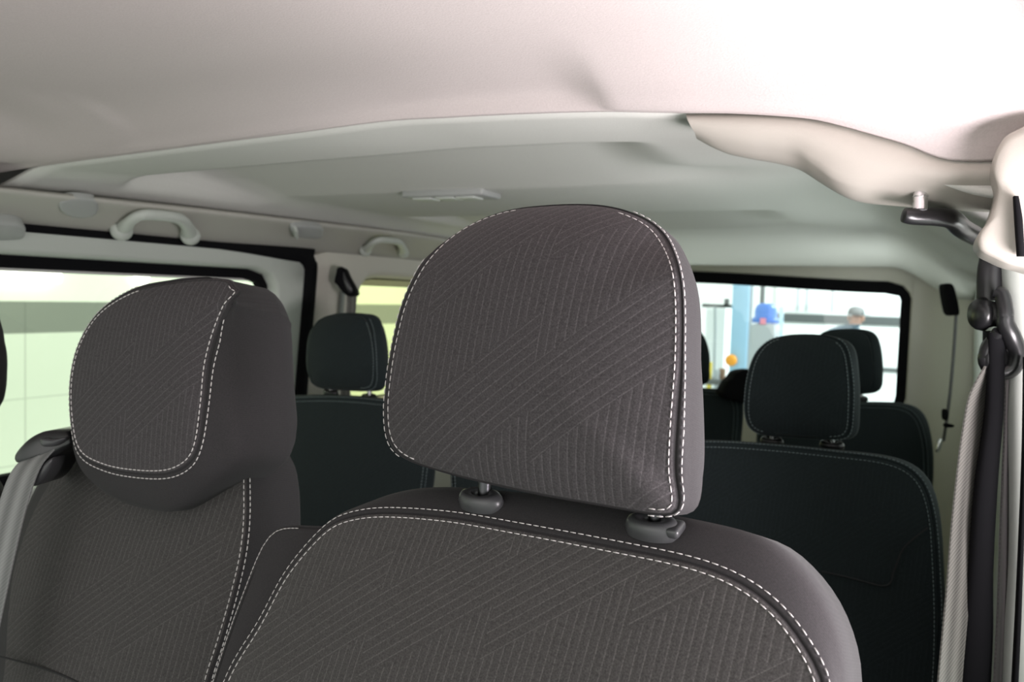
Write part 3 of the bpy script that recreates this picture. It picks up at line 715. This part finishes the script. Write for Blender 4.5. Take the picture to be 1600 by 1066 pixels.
rear_seat('shade-darkened cloth second-row seat at the far left beside the sliding door, with rounded headrest',
    [(440, 632), (470, 624), (540, 624), (620, 632), (652, 640), (666, 680), (662, 760), (652, 1000), (630, 1150), (430, 1120), (416, 900), (420, 700)], 1.98,
    [(482, 575), (484, 530), (497, 503), (520, 492), (548, 490), (572, 497), (582, 525), (586, 565), (584, 600), (572, 609), (530, 608), (492, 602)], 2.02,
    posts=((517, 612), (577, 620)), st=((-58, 60), None), base=(-1.55, -1.06, 1.0, 1.55))
rear_seat('shade-darkened cloth second-row middle seat almost hidden behind the large front headrest',
    [(708, 715), (724, 672), (880, 668), (960, 680), (985, 710), (990, 800), (985, 1000), (960, 1200), (740, 1180), (718, 1000), (708, 760)], 1.76,
    base=(-0.99, -0.50, 1.0, 1.55))
# third row
rear_seat('shade-darkened cloth third-row seat at the right, headrest partly covering the rear window',
    [(1188, 660), (1200, 634), (1260, 630), (1340, 634), (1400, 636), (1428, 648), (1442, 680), (1447, 740), (1447, 900), (1430, 1000), (1200, 1000), (1182, 900)], 2.62,
    [(1279, 560), (1282, 530), (1296, 518), (1330, 515), (1352, 521), (1362, 545), (1365, 585), (1360, 608), (1340, 614), (1300, 613), (1284, 598)], 2.68,
    posts=((1300, 620), (1345, 622)), st=(None, None), base=(-0.47, 0.03, 2.2, 2.75))
rear_seat('shade-darkened cloth third-row middle seat whose headrest edge peeps out right of the large front headrest',
    [(960, 640), (985, 616), (1040, 612), (1110, 614), (1140, 620), (1150, 650), (1150, 800), (1145, 950), (1000, 950), (955, 900)], 2.85,
    [(1012, 560), (1016, 528), (1032, 515), (1058, 513), (1080, 520), (1092, 545), (1094, 575), (1088, 598), (1050, 604), (1020, 598)], 2.90,
    posts=((1035, 610), (1075, 612)), st=(None, None), base=(-0.99, -0.50, 2.2, 2.75))
# belt outlet on the third row's shoulder
o = skin_slab('belt_outlet', MT['rubber'], [(1132, 622), (1137, 600), (1146, 590), (1152, 582), (1166, 578), (1182, 580), (1188, 600), (1188, 630)], 2.72, 0.10, None)
tag(o, 'dark humped belt outlet on the third-row backrest, left of the right second-row headrest', 'belt outlet')
# ================================================================== CEILING FITTINGS
def arch(p0, p1, rise, inw, n=14):
    """grab handle path: two feet and a bowed grip; rise = up the trim, inw = into the cabin"""
    out = []
    for k in range(n+1):
        t = k/n; s = 1-abs(2*t-1)**4
        out.append(p0.lerp(p1, t) + rise*s*1.0 + inw*s)
    return out
def grab(label, a, b, up_, thick, grp=None):
    p0, p1 = cant(*a, off=0.006), cant(*b, off=0.006); base = (p0+p1)/2
    S = empty('grab_handle', base); tag(S, label, 'grab handle', grp)
    mx_ = (a[0]+b[0])/2; my_ = (a[1]+b[1])/2; upv = cant(mx_, my_-up_)-cant(mx_, my_)
    path = arch(p0, p1, upv, cn*0.022, 20)
    tube('grip', MT['pale'], path, [thick*(1.25 if k in (0, 1, 19, 20) else 1.0) for k in range(21)], S, sides=14, up=cn, flat=0.8)
    for p in (p0, p1):
        bm = bmesh.new(); bmesh.ops.create_uvsphere(bm, u_segments=20, v_segments=12, radius=1)
        for v in bm.verts: v.co = Vector((v.co.x*thick*1.5, v.co.y*thick*1.9, v.co.z*thick*1.7))
        finish(bm, 'foot', MT['pale'], S, Matrix.Translation(p+upv*0.05))
    return S
grab('large grey grab handle above the sliding door on the far side', (190, 362), (297, 370), 42, 0.0135)
grab('small grey grab handle further back above the rear side window', (571, 393), (630, 396), 28, 0.0115)
def plate(name, mat, pxs, thick, parent=None, off=0.0):
    pts = spline([cant(a, b, off) for a, b in pxs], 6, True); c = sum(pts, Vector())/len(pts); bm = bmesh.new(); rows = []
    for k, h in ((0.02, thick), (0.8, thick), (0.93, thick*0.85), (1.0, thick*0.4), (1.0, -0.01)): rows.append([c+(p-c)*k+cn*h for p in pts])
    vs = grid(bm, rows, True); bm.faces.new(vs[0]); bm.faces.new(vs[-1]); return finish(bm, name, mat, parent, angle=60)
o = plate('speaker_cover', MT['grey'], [(91, 318), (98, 310), (120, 307), (148, 311), (153, 322), (148, 334), (130, 339), (108, 336), (95, 328)], 0.006, off=0.008)
tag(o, 'oval grey speaker cover above the sliding door, left of the large grab handle', 'speaker cover')
o = plate('trim_cover', MT['grey'], [(-30, 341), (0, 341), (28, 344), (38, 352), (35, 364), (20, 368), (-30, 366)], 0.014, off=0.012)
tag(o, 'rounded grey plastic cover above the sliding door at the left edge', 'plastic cover')
S = empty('coat_hook', cant(480, 360)); tag(S, 'small grey recessed coat hook between the two grab handles', 'coat hook')
plate('hook_plate', MT['grey'], [(455, 352), (470, 350), (500, 353), (504, 362), (498, 371), (470, 369), (456, 364)], 0.008, S, off=0.007)
plate('hook', MT['pale'], [(457, 354), (462, 353), (463, 367), (458, 366)], 0.016, S, off=0.009)
# roof lamp just behind the first recess
zc = Zc+0.222
def onZ(px, py, Z): r_ = ray(px, py); return CAM + r_*((Z-CAM.z)/r_.z)
S = empty('roof_lamp', onZ(705, 306, zc)); tag(S, 'slim roof lamp unit with three small lenses set in the rear headliner', 'roof lamp')
p = onZ(705, 306, zc)
MR = Matrix.Translation(p)
box('housing', MT['grey'], (-0.105, -0.045, -0.006), (0.105, 0.045, 0.012), S, MR, bev=0.005)
for x in (-0.062, 0.0, 0.052):
    box('lens', MT['pale'], (x-0.024, -0.030, -0.010), (x+0.024, 0.015, -0.004), S, MR, bev=0.002)
# ================================================================== BELT HARDWARE, NEAR SIDE
S = empty('belt_anchor', onD(1438, 335, 0.86)); tag(S, 'black curved belt anchor arm hung from a bright bolt under the roof edge', 'belt anchor')
p0, p1 = onD(1438, 296, 0.868), onD(1438, 330, 0.862)
tube('bolt', MT['steel'], [p0, p1], 0.0073, S, sides=20)
tube('bolt_collar', MT['steel'], [onD(1438, 306, 0.866), onD(1438, 308, 0.866)], 0.0080, S, sides=20)
path = spline([onD(1412, 336, 0.862), onD(1425, 338, 0.862), onD(1465, 339, 0.866), onD(1487, 343, 0.875), onD(1503, 357, 0.90), onD(1525, 369, 0.95), onD(1546, 378, 1.0)], 8)
n_ = len(path)
tube('arm', MT['black'], path, [0.0075+0.0015*math.sin(3.1*k/n_)+0.003*(k/n_) for k in range(n_)], S, sides=16)
# upper strap cover going down to the pivot
path = spline([onD(1542, 380, 1.0), onD(1548, 405, 1.0), onD(1546, 435, 1.0), onD(1545, 470, 1.0)], 8); n_ = len(path)
tube('strap_cover', MT['black'], path, [lerp(0.010, 0.014, smooth01(k/n_, 0, .5)) for k in range(n_)], S, sides=16, flat=0.7, up=Vector((0, 1, 0)))
S = empty('belt_guide', onD(1560, 520, 1.0)); tag(S, 'glossy black belt guide loop on a thick pivot at the right edge', 'belt guide')
ax = [onD(1522, 491, 0.995), onD(1528, 491, 0.995), onD(1536, 491, 0.995), onD(1541, 491, 0.995), onD(1552, 491, 0.995), onD(1570, 491, 0.995), onD(1575, 491, 0.995), onD(1612, 491, 0.995)]
tube('pivot', MT['black'], ax, [0.0155, 0.019, 0.0205, 0.017, 0.015, 0.0155, 0.0185, 0.0185], S, sides=28)
path = spline([onD(1556, 456, 0.975), onD(1566, 462, 0.97), onD(1570, 485, 0.965), onD(1571, 505, 0.965), onD(1580, 525, 0.965), onD(1588, 548, 0.97), onD(1583, 572, 0.975), onD(1567, 581, 0.98), onD(1549, 576, 0.985), onD(1541, 558, 0.985), onD(1550, 536, 0.98), onD(1562, 518, 0.97)], 8); n_ = len(path)
tube('loop', MT['black'], path, [0.0075+0.003*math.sin(math.pi*k/n_) for k in range(n_)], S, sides=14)
skin_slab('loop_plate', MT['black'], [(1544, 545), (1552, 530), (1570, 522), (1584, 535), (1587, 560), (1578, 580), (1562, 585), (1546, 577), (1541, 562)], 0.975, 0.02, S)
path = spline([onD(1549, 572, 0.985), onD(1541, 592, 0.99), onD(1529, 632, 1.0), onD(1518, 700, 1.0), onD(1510, 769, 1.0), onD(1504, 830, 1.0), onD(1497, 922, 0.99), onD(1484, 1066, 0.97), onD(1470, 1250, 0.95)], 10)
o = ribbon('seat_belt', MT['webbing_l'], path, Vector((0.56, 0.83, 0)), [lerp(0.026, 0.046, smooth01(k, 0, 20)) for k in range(len(path))], 0.0020)
tag(o, 'light grey woven belt hanging from the black guide loop, nearest the rear seats', 'seat belt')
path = spline([onD(1577, 575, 0.985), onD(1578, 640, 1.0), onD(1575, 720, 1.0), onD(1571, 820, 1.0), onD(1567, 940, 1.0), onD(1561, 1066, 1.0), onD(1550, 1300, 1.0)], 10)
o = ribbon('seat_belt', MT['webbing_d'], path, Vector((0.33, 0.94, 0)), 0.040, 0.0020)
tag(o, 'dark woven belt hanging behind the lighter belt at the right edge', 'seat belt')
# third-row belt and retractor on the near side wall
dd = 2.35
S = empty('belt_retractor', onD(1489, 466, dd)); tag(S, 'small black belt retractor cover high on the near-side rear wall', 'belt retractor')
def darkbox(name, pxs, d, depth, parent, mat): return skin_slab(name, mat, pxs, d, depth, parent, rnd=0.004)
darkbox('cover', [(1478, 446), (1484, 443), (1491, 447), (1497, 470), (1500, 490), (1494, 493), (1486, 490), (1481, 470)], dd, 0.04, S, MT['rubber'])
path = spline([onD(1494, 492, dd+0.02), onD(1491, 540, dd+0.02), onD(1486, 600, dd), onD(1480, 650, dd), (onD(1474, 690, dd))], 8)
o = ribbon('seat_belt', MT['webbing_d'], path, Vector((0.18, 0.98, 0)), 0.042, 0.002)
tag(o, 'thin dark belt hanging down the near-side rear wall below its retractor', 'seat belt')
S = empty('belt_tongue', onD(1476, 665, dd-0.03)); tag(S, 'small belt tongue clipped near the lower end of the rear wall belt', 'belt tongue')
darkbox('housing', [(1475, 640), (1482, 642), (1481, 656), (1475, 655)], dd-0.03, 0.012, S, MT['rubber'])
darkbox('housing', [(1478, 662), (1491, 664), (1490, 668), (1478, 668)], dd-0.03, 0.012, S, MT['rubber'])
darkbox('tongue', [(1467, 688), (1474, 686), (1470, 704), (1463, 706)], dd-0.03, 0.006, S, MT['steel'])
# far side retractor behind the sliding door
dd = 2.42
S = empty('belt_retractor', onD(536, 445, dd)); tag(S, 'black slanted belt retractor cover between sliding door and rear side window', 'belt retractor')
skin_slab('cover', MT['rubber'], [(525, 425), (527, 418), (536, 418), (543, 432), (554, 452), (555, 459), (546, 463), (536, 458), (527, 446), (522, 440)], dd, 0.07, S)
skin_slab('cover_face', MT['guide'], [(536, 424), (541, 434), (551, 453), (545, 457), (536, 440)], dd-0.004, 0.01, S)
path = [onD(549, 458, dd+0.03), onD(549, 480, dd+0.03), onD(546, 520, dd+0.04), onD(540, 600, dd+0.05), onD(538, 660, dd+0.05)]
o = ribbon('seat_belt', MT['webbing_l'], spline(path, 5), Vector((0.4, 0.9, 0)), 0.030, 0.002)
tag(o, 'pale belt hanging below the slanted black retractor on the far side', 'seat belt')
# narrow belt slot groove
struct(tube('trim_9', MT['grey'], [mpL(2.03, 0.0, -0.004), mpL(2.03, -0.20, -0.004), mpL(2.03, -0.5, -0.004)], 0.010, sides=8, flat=0.4, up=Vector((1, 0, 0))))
# ================================================================== THE WORKSHOP OUTSIDE
GZ = -0.55
def wallmat(name, top, band, tile, z0, z1, tw, th, zref=0.0, axis='Y'):
    """plaster above, a darker band between z0 and z1, big tiles with thin joints below"""
    m, N, L, b = nt(name); b.inputs['Roughness'].default_value = 0.6
    tc = N.new('ShaderNodeTexCoord'); sx = N.new('ShaderNodeSeparateXYZ'); L.new(tc.outputs['Object'], sx.inputs[0])
    def M(op, a, b_=None):
        n = N.new('ShaderNodeMath'); n.operation = op
        for i, v in enumerate((a, b_)):
            if v is None: continue
            if isinstance(v, (int, float)): n.inputs[i].default_value = v
            else: L.new(v, n.inputs[i])
        return n.outputs[0]
    Z = sx.outputs['Z']; U = sx.outputs[axis]
    def mix(f, a, c):
        n = N.new('ShaderNodeMix'); n.data_type = 'RGBA'; L.new(f, n.inputs[0])
        for i, v in ((6, a), (7, c)):
            if isinstance(v, tuple): n.inputs[i].default_value = (*v, 1)
            else: L.new(v, n.inputs[i])
        return n.outputs[2]
    j1 = M('LESS_THAN', M('FRACT', M('DIVIDE', M('SUBTRACT', Z, z0), th)), 0.018); j2 = M('LESS_THAN', M('FRACT', M('DIVIDE', U, tw)), 0.010)
    c = mix(M('MAXIMUM', j1, j2), tile, tuple(v*0.72 for v in tile))
    cb = mix(M('LESS_THAN', M('FRACT', M('DIVIDE', U, tw)), 0.010), band, tuple(v*0.8 for v in band))
    c = mix(M('GREATER_THAN', Z, z0), c, cb); c = mix(M('GREATER_THAN', Z, z1), c, top)
    L.new(c, b.inputs['Base Color']); return m
XG = -5.2
zb0 = onX(100, 519.5, XG).z; zb1 = onX(100, 471.5, XG).z
yv = onX(88, 560, XG).y; zt = zb0 - onX(88, 619, XG).z
wm = wallmat('tiled workshop wall', (0.80, 0.86, 0.74), (0.20, 0.22, 0.19), (0.66, 0.72, 0.62), zb0, zb1, 1.1, zt)
o = box('wall_workshop_left', wm, (XG-0.1, -3.0, GZ), (XG, 12.5, 4.0)); struct(o)
o = box('floor', simple('workshop floor paint', (0.62, 0.64, 0.62), 0.5), (XG-0.1, -3.5, GZ-0.05), (4.0, 12.6, GZ)); struct(o)
YW = 11.6
struct(box('wall_workshop_back', simple('white workshop wall', (0.86, 0.88, 0.88), 0.6), (XG-0.1, YW, GZ), (4.0, YW+0.1, 4.2)))
def exbox(name, mat, x0, y0, x1, y1, Y, depth=0.1, parent=None, bev=0.0):
    a, b = onY(x0, y1, Y), onY(x1, y0, Y)
    return box(name, mat, (a.x, Y, a.z), (b.x, Y+depth, b.z), parent, bev=bev)
white = simple('white door panel', (0.85, 0.88, 0.88), 0.5); greyd = simple('dark grey door rail', (0.09, 0.10, 0.10), 0.5)
blue = simple('pale blue paint', (0.36, 0.60, 0.80), 0.4, noise=(6, 0.05)); dblue = simple('strong blue plastic', (0.02, 0.16, 0.62), 0.25)
bluew = simple('mid blue plastic', (0.06, 0.22, 0.72), 0.2); orange = simple('orange plastic', (0.85, 0.36, 0.03), 0.4)
yell = simple('yellow paint', (0.75, 0.62, 0.08), 0.5); gsoft = simple('soft grey plastic', (0.42, 0.47, 0.50), 0.5); gdark = simple('dark grey metal', (0.10, 0.11, 0.11), 0.4)
# sectional gate on the back wall
S = empty('sectional_gate', onY(1320, 600, YW-0.05)); S.location.z = GZ; WM[S.name].translation.z = GZ
tag(S, 'white sectional workshop gate with dark horizontal rails behind the rear window', 'gate')
xa, xb = onY(1212, 500, YW).x, onY(1440, 500, YW).x
zs = [GZ, onY(1380, 577, YW).z, onY(1330, 500, YW).z, onY(1330, 500, YW).z+0.62, 2.9]
for z0, z1 in zip(zs[:-1], zs[1:]): box('gate_panel', white, (xa, YW-0.06, z0+0.012), (xb, YW-0.02, z1-0.012), S, bev=0.005)
for z, h in ((zs[1], 0.022), (zs[2], 0.055), ): box('rail', greyd, (xa, YW-0.085, z-h), (xb, YW-0.055, z+h), S)
for px in (1248, 1262, 1302): 
    x = onY(px, 480, YW).x; box('hinge_strip', gsoft, (x-0.012, YW-0.075, zs[2]+0.1), (x+0.012, YW-0.055, 2.4), S)
# blue lift post
Yp = 8.7; S = empty('lift_post', onY(1155, 600, Yp)); S.location.z = GZ; WM[S.name].translation.z = GZ
tag(S, 'tall pale blue vehicle lift post seen through the rear window', 'lift post')
a, b = onY(1141, 530, Yp), onY(1168, 530, Yp)
box('column', blue, (a.x, Yp, GZ), (b.x, Yp+0.22, 3.3), S, bev=0.01)
box('column_edge', gsoft, (b.x, Yp+0.02, GZ), (b.x+0.03, Yp+0.16, 3.2), S)
box('base_plate', gdark, (a.x-0.1, Yp-0.12, GZ), (b.x+0.1, Yp+0.35, GZ+0.02), S)
bm = bmesh.new(); lathe(bm, [(0.02, 0), (0.055, 0.0), (0.062, 0.02), (0.05, 0.045), (0.02, 0.05)], sides=24)
c = onY(1143, 563, Yp-0.01); finish(bm, 'control_knob', orange, S, Matrix.Translation(c) @ Matrix.Rotation(R(90), 4, 'X'))
# dark lift arm to its left
Yb = Yp+0.05
box('beam', gdark, tuple(onY(1097, 480, Yb)), tuple(onY(1143, 476, Yb)+Vector((0, 0.05, 0))), S)
box('end_block', gdark, tuple(onY(1131, 479, Yb)), tuple(onY(1138, 467, Yb)+Vector((0, 0.06, 0))), S)
tube('cable', gsoft, [onY(1117, 479, Yb), onY(1117, 520, Yb), onY(1116, 560, Yb), onY(1115, 600, Yb)], 0.012, S)
# white cabinet and yellow trolley low on the left
o = exbox('tool_cabinet', white, 1097, 482, 1134, 640, 9.2, 0.4); a = o.data
for v in a.vertices:
    if v.co.z < 0.9: v.co.z = GZ
tag(o, 'white upright cabinet behind the yellow trolley', 'cabinet')
S = empty('trolley', onY(1118, 600, 7.7)); S.location.z = GZ; WM[S.name].translation.z = GZ
tag(S, 'small yellow and grey workshop trolley left of the blue post', 'trolley')
q = onY(1112, 604, 7.7)
for (x0, x1) in ((1106, 1112), (1118, 1124)):
    a, b = onY(x0, 560, 7.7), onY(x1, 560, 7.7); box('upright', yell if x0 < 1110 else gsoft, (a.x, 7.7, GZ+0.1), (b.x, 7.74, onY(x0, 566 if x0 < 1110 else 578, 7.7).z), S)
a, b = onY(1104, 600, 7.7), onY(1132, 594, 7.7); box('tray', gdark, (a.x, 7.65, a.z), (b.x, 8.0, b.z), S)
a, b = onY(1120, 590, 7.7), onY(1130, 577, 7.7); box('tin', simple('brown tin', (0.25, 0.16, 0.10), 0.5), (a.x, 7.75, a.z-0.03), (b.x, 7.82, b.z), S, bev=0.01)
box('lower_tray', gdark, (q.x-0.08, 7.65, GZ+0.1), (q.x+0.12, 8.0, GZ+0.14), S)
# water dispenser with blue bottle
Yd = 7.6; c = onY(1195, 505, Yd); S = empty('water_dispenser', (c.x, Yd, GZ)); tag(S, 'grey water dispenser with a bright blue bottle upside down on top', 'water dispenser')
a, b = onY(1176, 508, Yd), onY(1214, 508, Yd); w2 = (b.x-a.x)/2
box('cabinet', gsoft, (c.x-w2, Yd-0.1, GZ), (c.x+w2, Yd+0.2, c.z-0.01), S, bev=0.02)
bm = bmesh.new(); hb = onY(1195, 474, Yd).z - c.z
lathe(bm, [(0.03, 0), (0.105, 0.01), (0.108, hb*0.2), (0.096, hb*0.32), (0.098, hb*0.55), (0.092, hb*0.75), (0.08, hb*0.9), (0.05, hb), (0.02, hb)], sides=28)
finish(bm, 'water_bottle', bluew, S, Matrix.Translation((c.x, Yd+0.03, c.z)))
bm = bmesh.new(); lathe(bm, [(0.02, 0), (0.118, 0.0), (0.12, 0.035), (0.10, 0.05), (0.02, 0.05)], sides=28)
finish(bm, 'bottle_collar', dblue, S, Matrix.Translation((c.x, Yd+0.03, c.z)))
box('label', simple('pink label', (0.75, 0.25, 0.35), 0.5), (c.x-0.025, Yd-0.095, c.z-0.01), (c.x+0.025, Yd-0.085, c.z+0.045), S)
# dark pipe above the dispenser
Yq = 10.4; a = onY(1192, 448, Yq); o = tube('wall_pipe', gdark, [Vector((a.x, Yq, GZ)), Vector((a.x, Yq, 3.3))], 0.030); tag(o, 'dark upright pipe behind the blue water bottle', 'pipe')
o = exbox('hand_tool_board', simple('pale blue board', (0.45, 0.62, 0.72), 0.5), 1216, 480, 1224, 520, 10.5, 0.05); 
for v in o.data.vertices:
    if v.co.z < 1.0: v.co.z = GZ
tag(o, 'narrow pale blue upright board right of the blue bottle', 'board')
# lamps on the left workshop wall
lampm = simple('lit lamp cover', (0.9, 0.9, 0.85), 0.4, emit=((1, 1, 0.95), 2.5))
a = onX(-40, 428, XG+0.08); b = onX(96, 433, XG+0.08)
box('wall_lamp', lampm, (XG+0.0, a.y-0.4, b.z-0.045), (XG+0.10, b.y, b.z+0.05), bev=0.02)
tag(bpy.data.objects['wall_lamp'], 'long lit lamp at the top left of the far side window', 'wall lamp')
bm = bmesh.new(); bmesh.ops.create_uvsphere(bm, u_segments=20, v_segments=14, radius=0.055)
o = finish(bm, 'globe_lamp', lampm, None, Matrix.Translation(onX(221, 434, XG+0.06))); tag(o, 'small round lit lamp left of the left front headrest top', 'wall lamp')
# ---- the person standing beyond the rear window
Ym = 9.8; hd = onY(1338, 494, Ym)
P = {}
def body():
    me = bpy.data.meshes.new('person'); bm = bmesh.new(); sk = bm.verts.layers.skin.verify()
    hx, hz = hd.x, hd.z; g = GZ
    def V(x, y, z, rx, ry=None):
        v = bm.verts.new((hx+x, Ym+y, z)); v[sk].radius = (rx, ry or rx); return v
    pel = V(-0.14, 0.05, g+0.95, 0.15, 0.12); pel[sk].use_root = True
    bel = V(-0.14, 0.03, g+1.12, 0.15, 0.115); ch = V(-0.13, 0.0, g+1.33, 0.17, 0.12); up = V(-0.09, -0.02, hz-0.19, 0.12, 0.10)
    nk = V(-0.03, -0.04, hz-0.11, 0.055); h0 = V(0.015, -0.05, hz-0.045, 0.062, 0.07); h1 = V(0.005, -0.05, hz+0.025, 0.072, 0.08)
    E = [(pel, bel), (bel, ch), (ch, up), (up, nk), (nk, h0), (h0, h1)]
    for s in (-1, 1):
        sh = V(-0.10+s*0.18, -0.02, hz-0.21, 0.065); el = V(-0.12+s*0.22, 0.02, g+1.10, 0.048); wr = V(-0.12+s*0.21, -0.10, g+0.86, 0.033); hn = V(-0.12+s*0.205, -0.13, g+0.79, 0.032, 0.022)
        E += [(up, sh), (sh, el), (el, wr), (wr, hn)]
        for k in range(4):
            f1 = V(-0.12+s*0.205-0.024+0.016*k, -0.15, g+0.745, 0.009); f2 = V(-0.12+s*0.205-0.024+0.016*k, -0.155, g+0.705-0.006*(1.5-abs(k-1.5)), 0.008); E += [(hn, f1), (f1, f2)]
        t1 = V(-0.12+s*0.205-s*0.035, -0.16, g+0.77, 0.010); E.append((hn, t1))
        hp_ = V(-0.14+s*0.10, 0.02, g+0.86, 0.10); kn = V(-0.14+s*0.12, -0.01, g+0.48, 0.062); an = V(-0.14+s*0.13, 0.03, g+0.09, 0.042); ft = V(-0.14+s*0.15, -0.14, g+0.04, 0.040, 0.035)
        E += [(pel, hp_), (hp_, kn), (kn, an), (an, ft)]
    for a, b in E: bm.edges.new((a, b))
    bm.to_mesh(me); bm.free(); o = bpy.data.objects.new('person', me); link(o)
    o.modifiers.new('Skin', 'SKIN').use_smooth_shade = True; ss = o.modifiers.new('Sub', 'SUBSURF'); ss.levels = ss.render_levels = 2
    return o
pm, N, L, b_ = nt('person skin and work clothes'); tc = N.new('ShaderNodeTexCoord'); sx = N.new('ShaderNodeSeparateXYZ'); L.new(tc.outputs['Object'], sx.inputs[0])
cr = N.new('ShaderNodeValToRGB'); cr.color_ramp.interpolation = 'CONSTANT'; mr = N.new('ShaderNodeMapRange'); mr.inputs[1].default_value = GZ; mr.inputs[2].default_value = hd.z+0.15
L.new(sx.outputs['Z'], mr.inputs[0]); L.new(mr.outputs[0], cr.inputs[0]); H_ = hd.z+0.15-GZ
els = cr.color_ramp.elements; els[0].position = 0; els[0].color = (0.02, 0.02, 0.02, 1); els[1].position = 0.08/H_; els[1].color = (0.04, 0.06, 0.10, 1)
for z, c4 in ((0.80, (0.40, 0.24, 0.18, 1)), (0.875, (0.13, 0.19, 0.24, 1)), (H_-0.245, (0.42, 0.24, 0.18, 1))):
    e = els.new(z/H_); e.color = c4
L.new(cr.outputs[0], b_.inputs['Base Color']); b_.inputs['Roughness'].default_value = 0.8
pb = body(); pb.data.materials.append(pm)
tag(pb, 'person in a grey cap and grey-blue work jacket standing beyond the rear window', 'person')
bm = bmesh.new(); lathe(bm, [(0.084, 0.0), (0.088, 0.025), (0.082, 0.055), (0.062, 0.082), (0.03, 0.096), (0.004, 0.098)], sides=28, sy=1.08)
capm = simple('grey cap cloth', (0.16, 0.17, 0.17), 0.9)
cp = finish(bm, 'cap', capm, pb, Matrix.Translation((hd.x, Ym-0.05, hd.z+0.01)))
bm = bmesh.new(); lathe(bm, [(0.004, 0), (0.075, 0.0), (0.08, 0.006), (0.004, 0.012)], sides=24, sy=0.7); finish(bm, 'cap_peak', capm, pb, Matrix.Translation((hd.x+0.07, Ym-0.12, hd.z+0.01)))
skinm = simple('face skin', (0.5, 0.28, 0.20), 0.6)
bm = bmesh.new(); bmesh.ops.create_uvsphere(bm, u_segments=12, v_segments=8, radius=1)
for v in bm.verts: v.co = Vector((v.co.x*0.016, v.co.y*0.02, v.co.z*0.03))
finish(bm, 'nose', skinm, pb, Matrix.Translation((hd.x+0.045, Ym-0.125, hd.z-0.02)))
for s in (-1, 1):
    bm = bmesh.new(); bmesh.ops.create_uvsphere(bm, u_segments=12, v_segments=8, radius=1)
    for v in bm.verts: v.co = Vector((v.co.x*0.012, v.co.y*0.025, v.co.z*0.034))
    finish(bm, 'ear', skinm, pb, Matrix.Translation((hd.x+s*0.074, Ym-0.04, hd.z-0.025)))
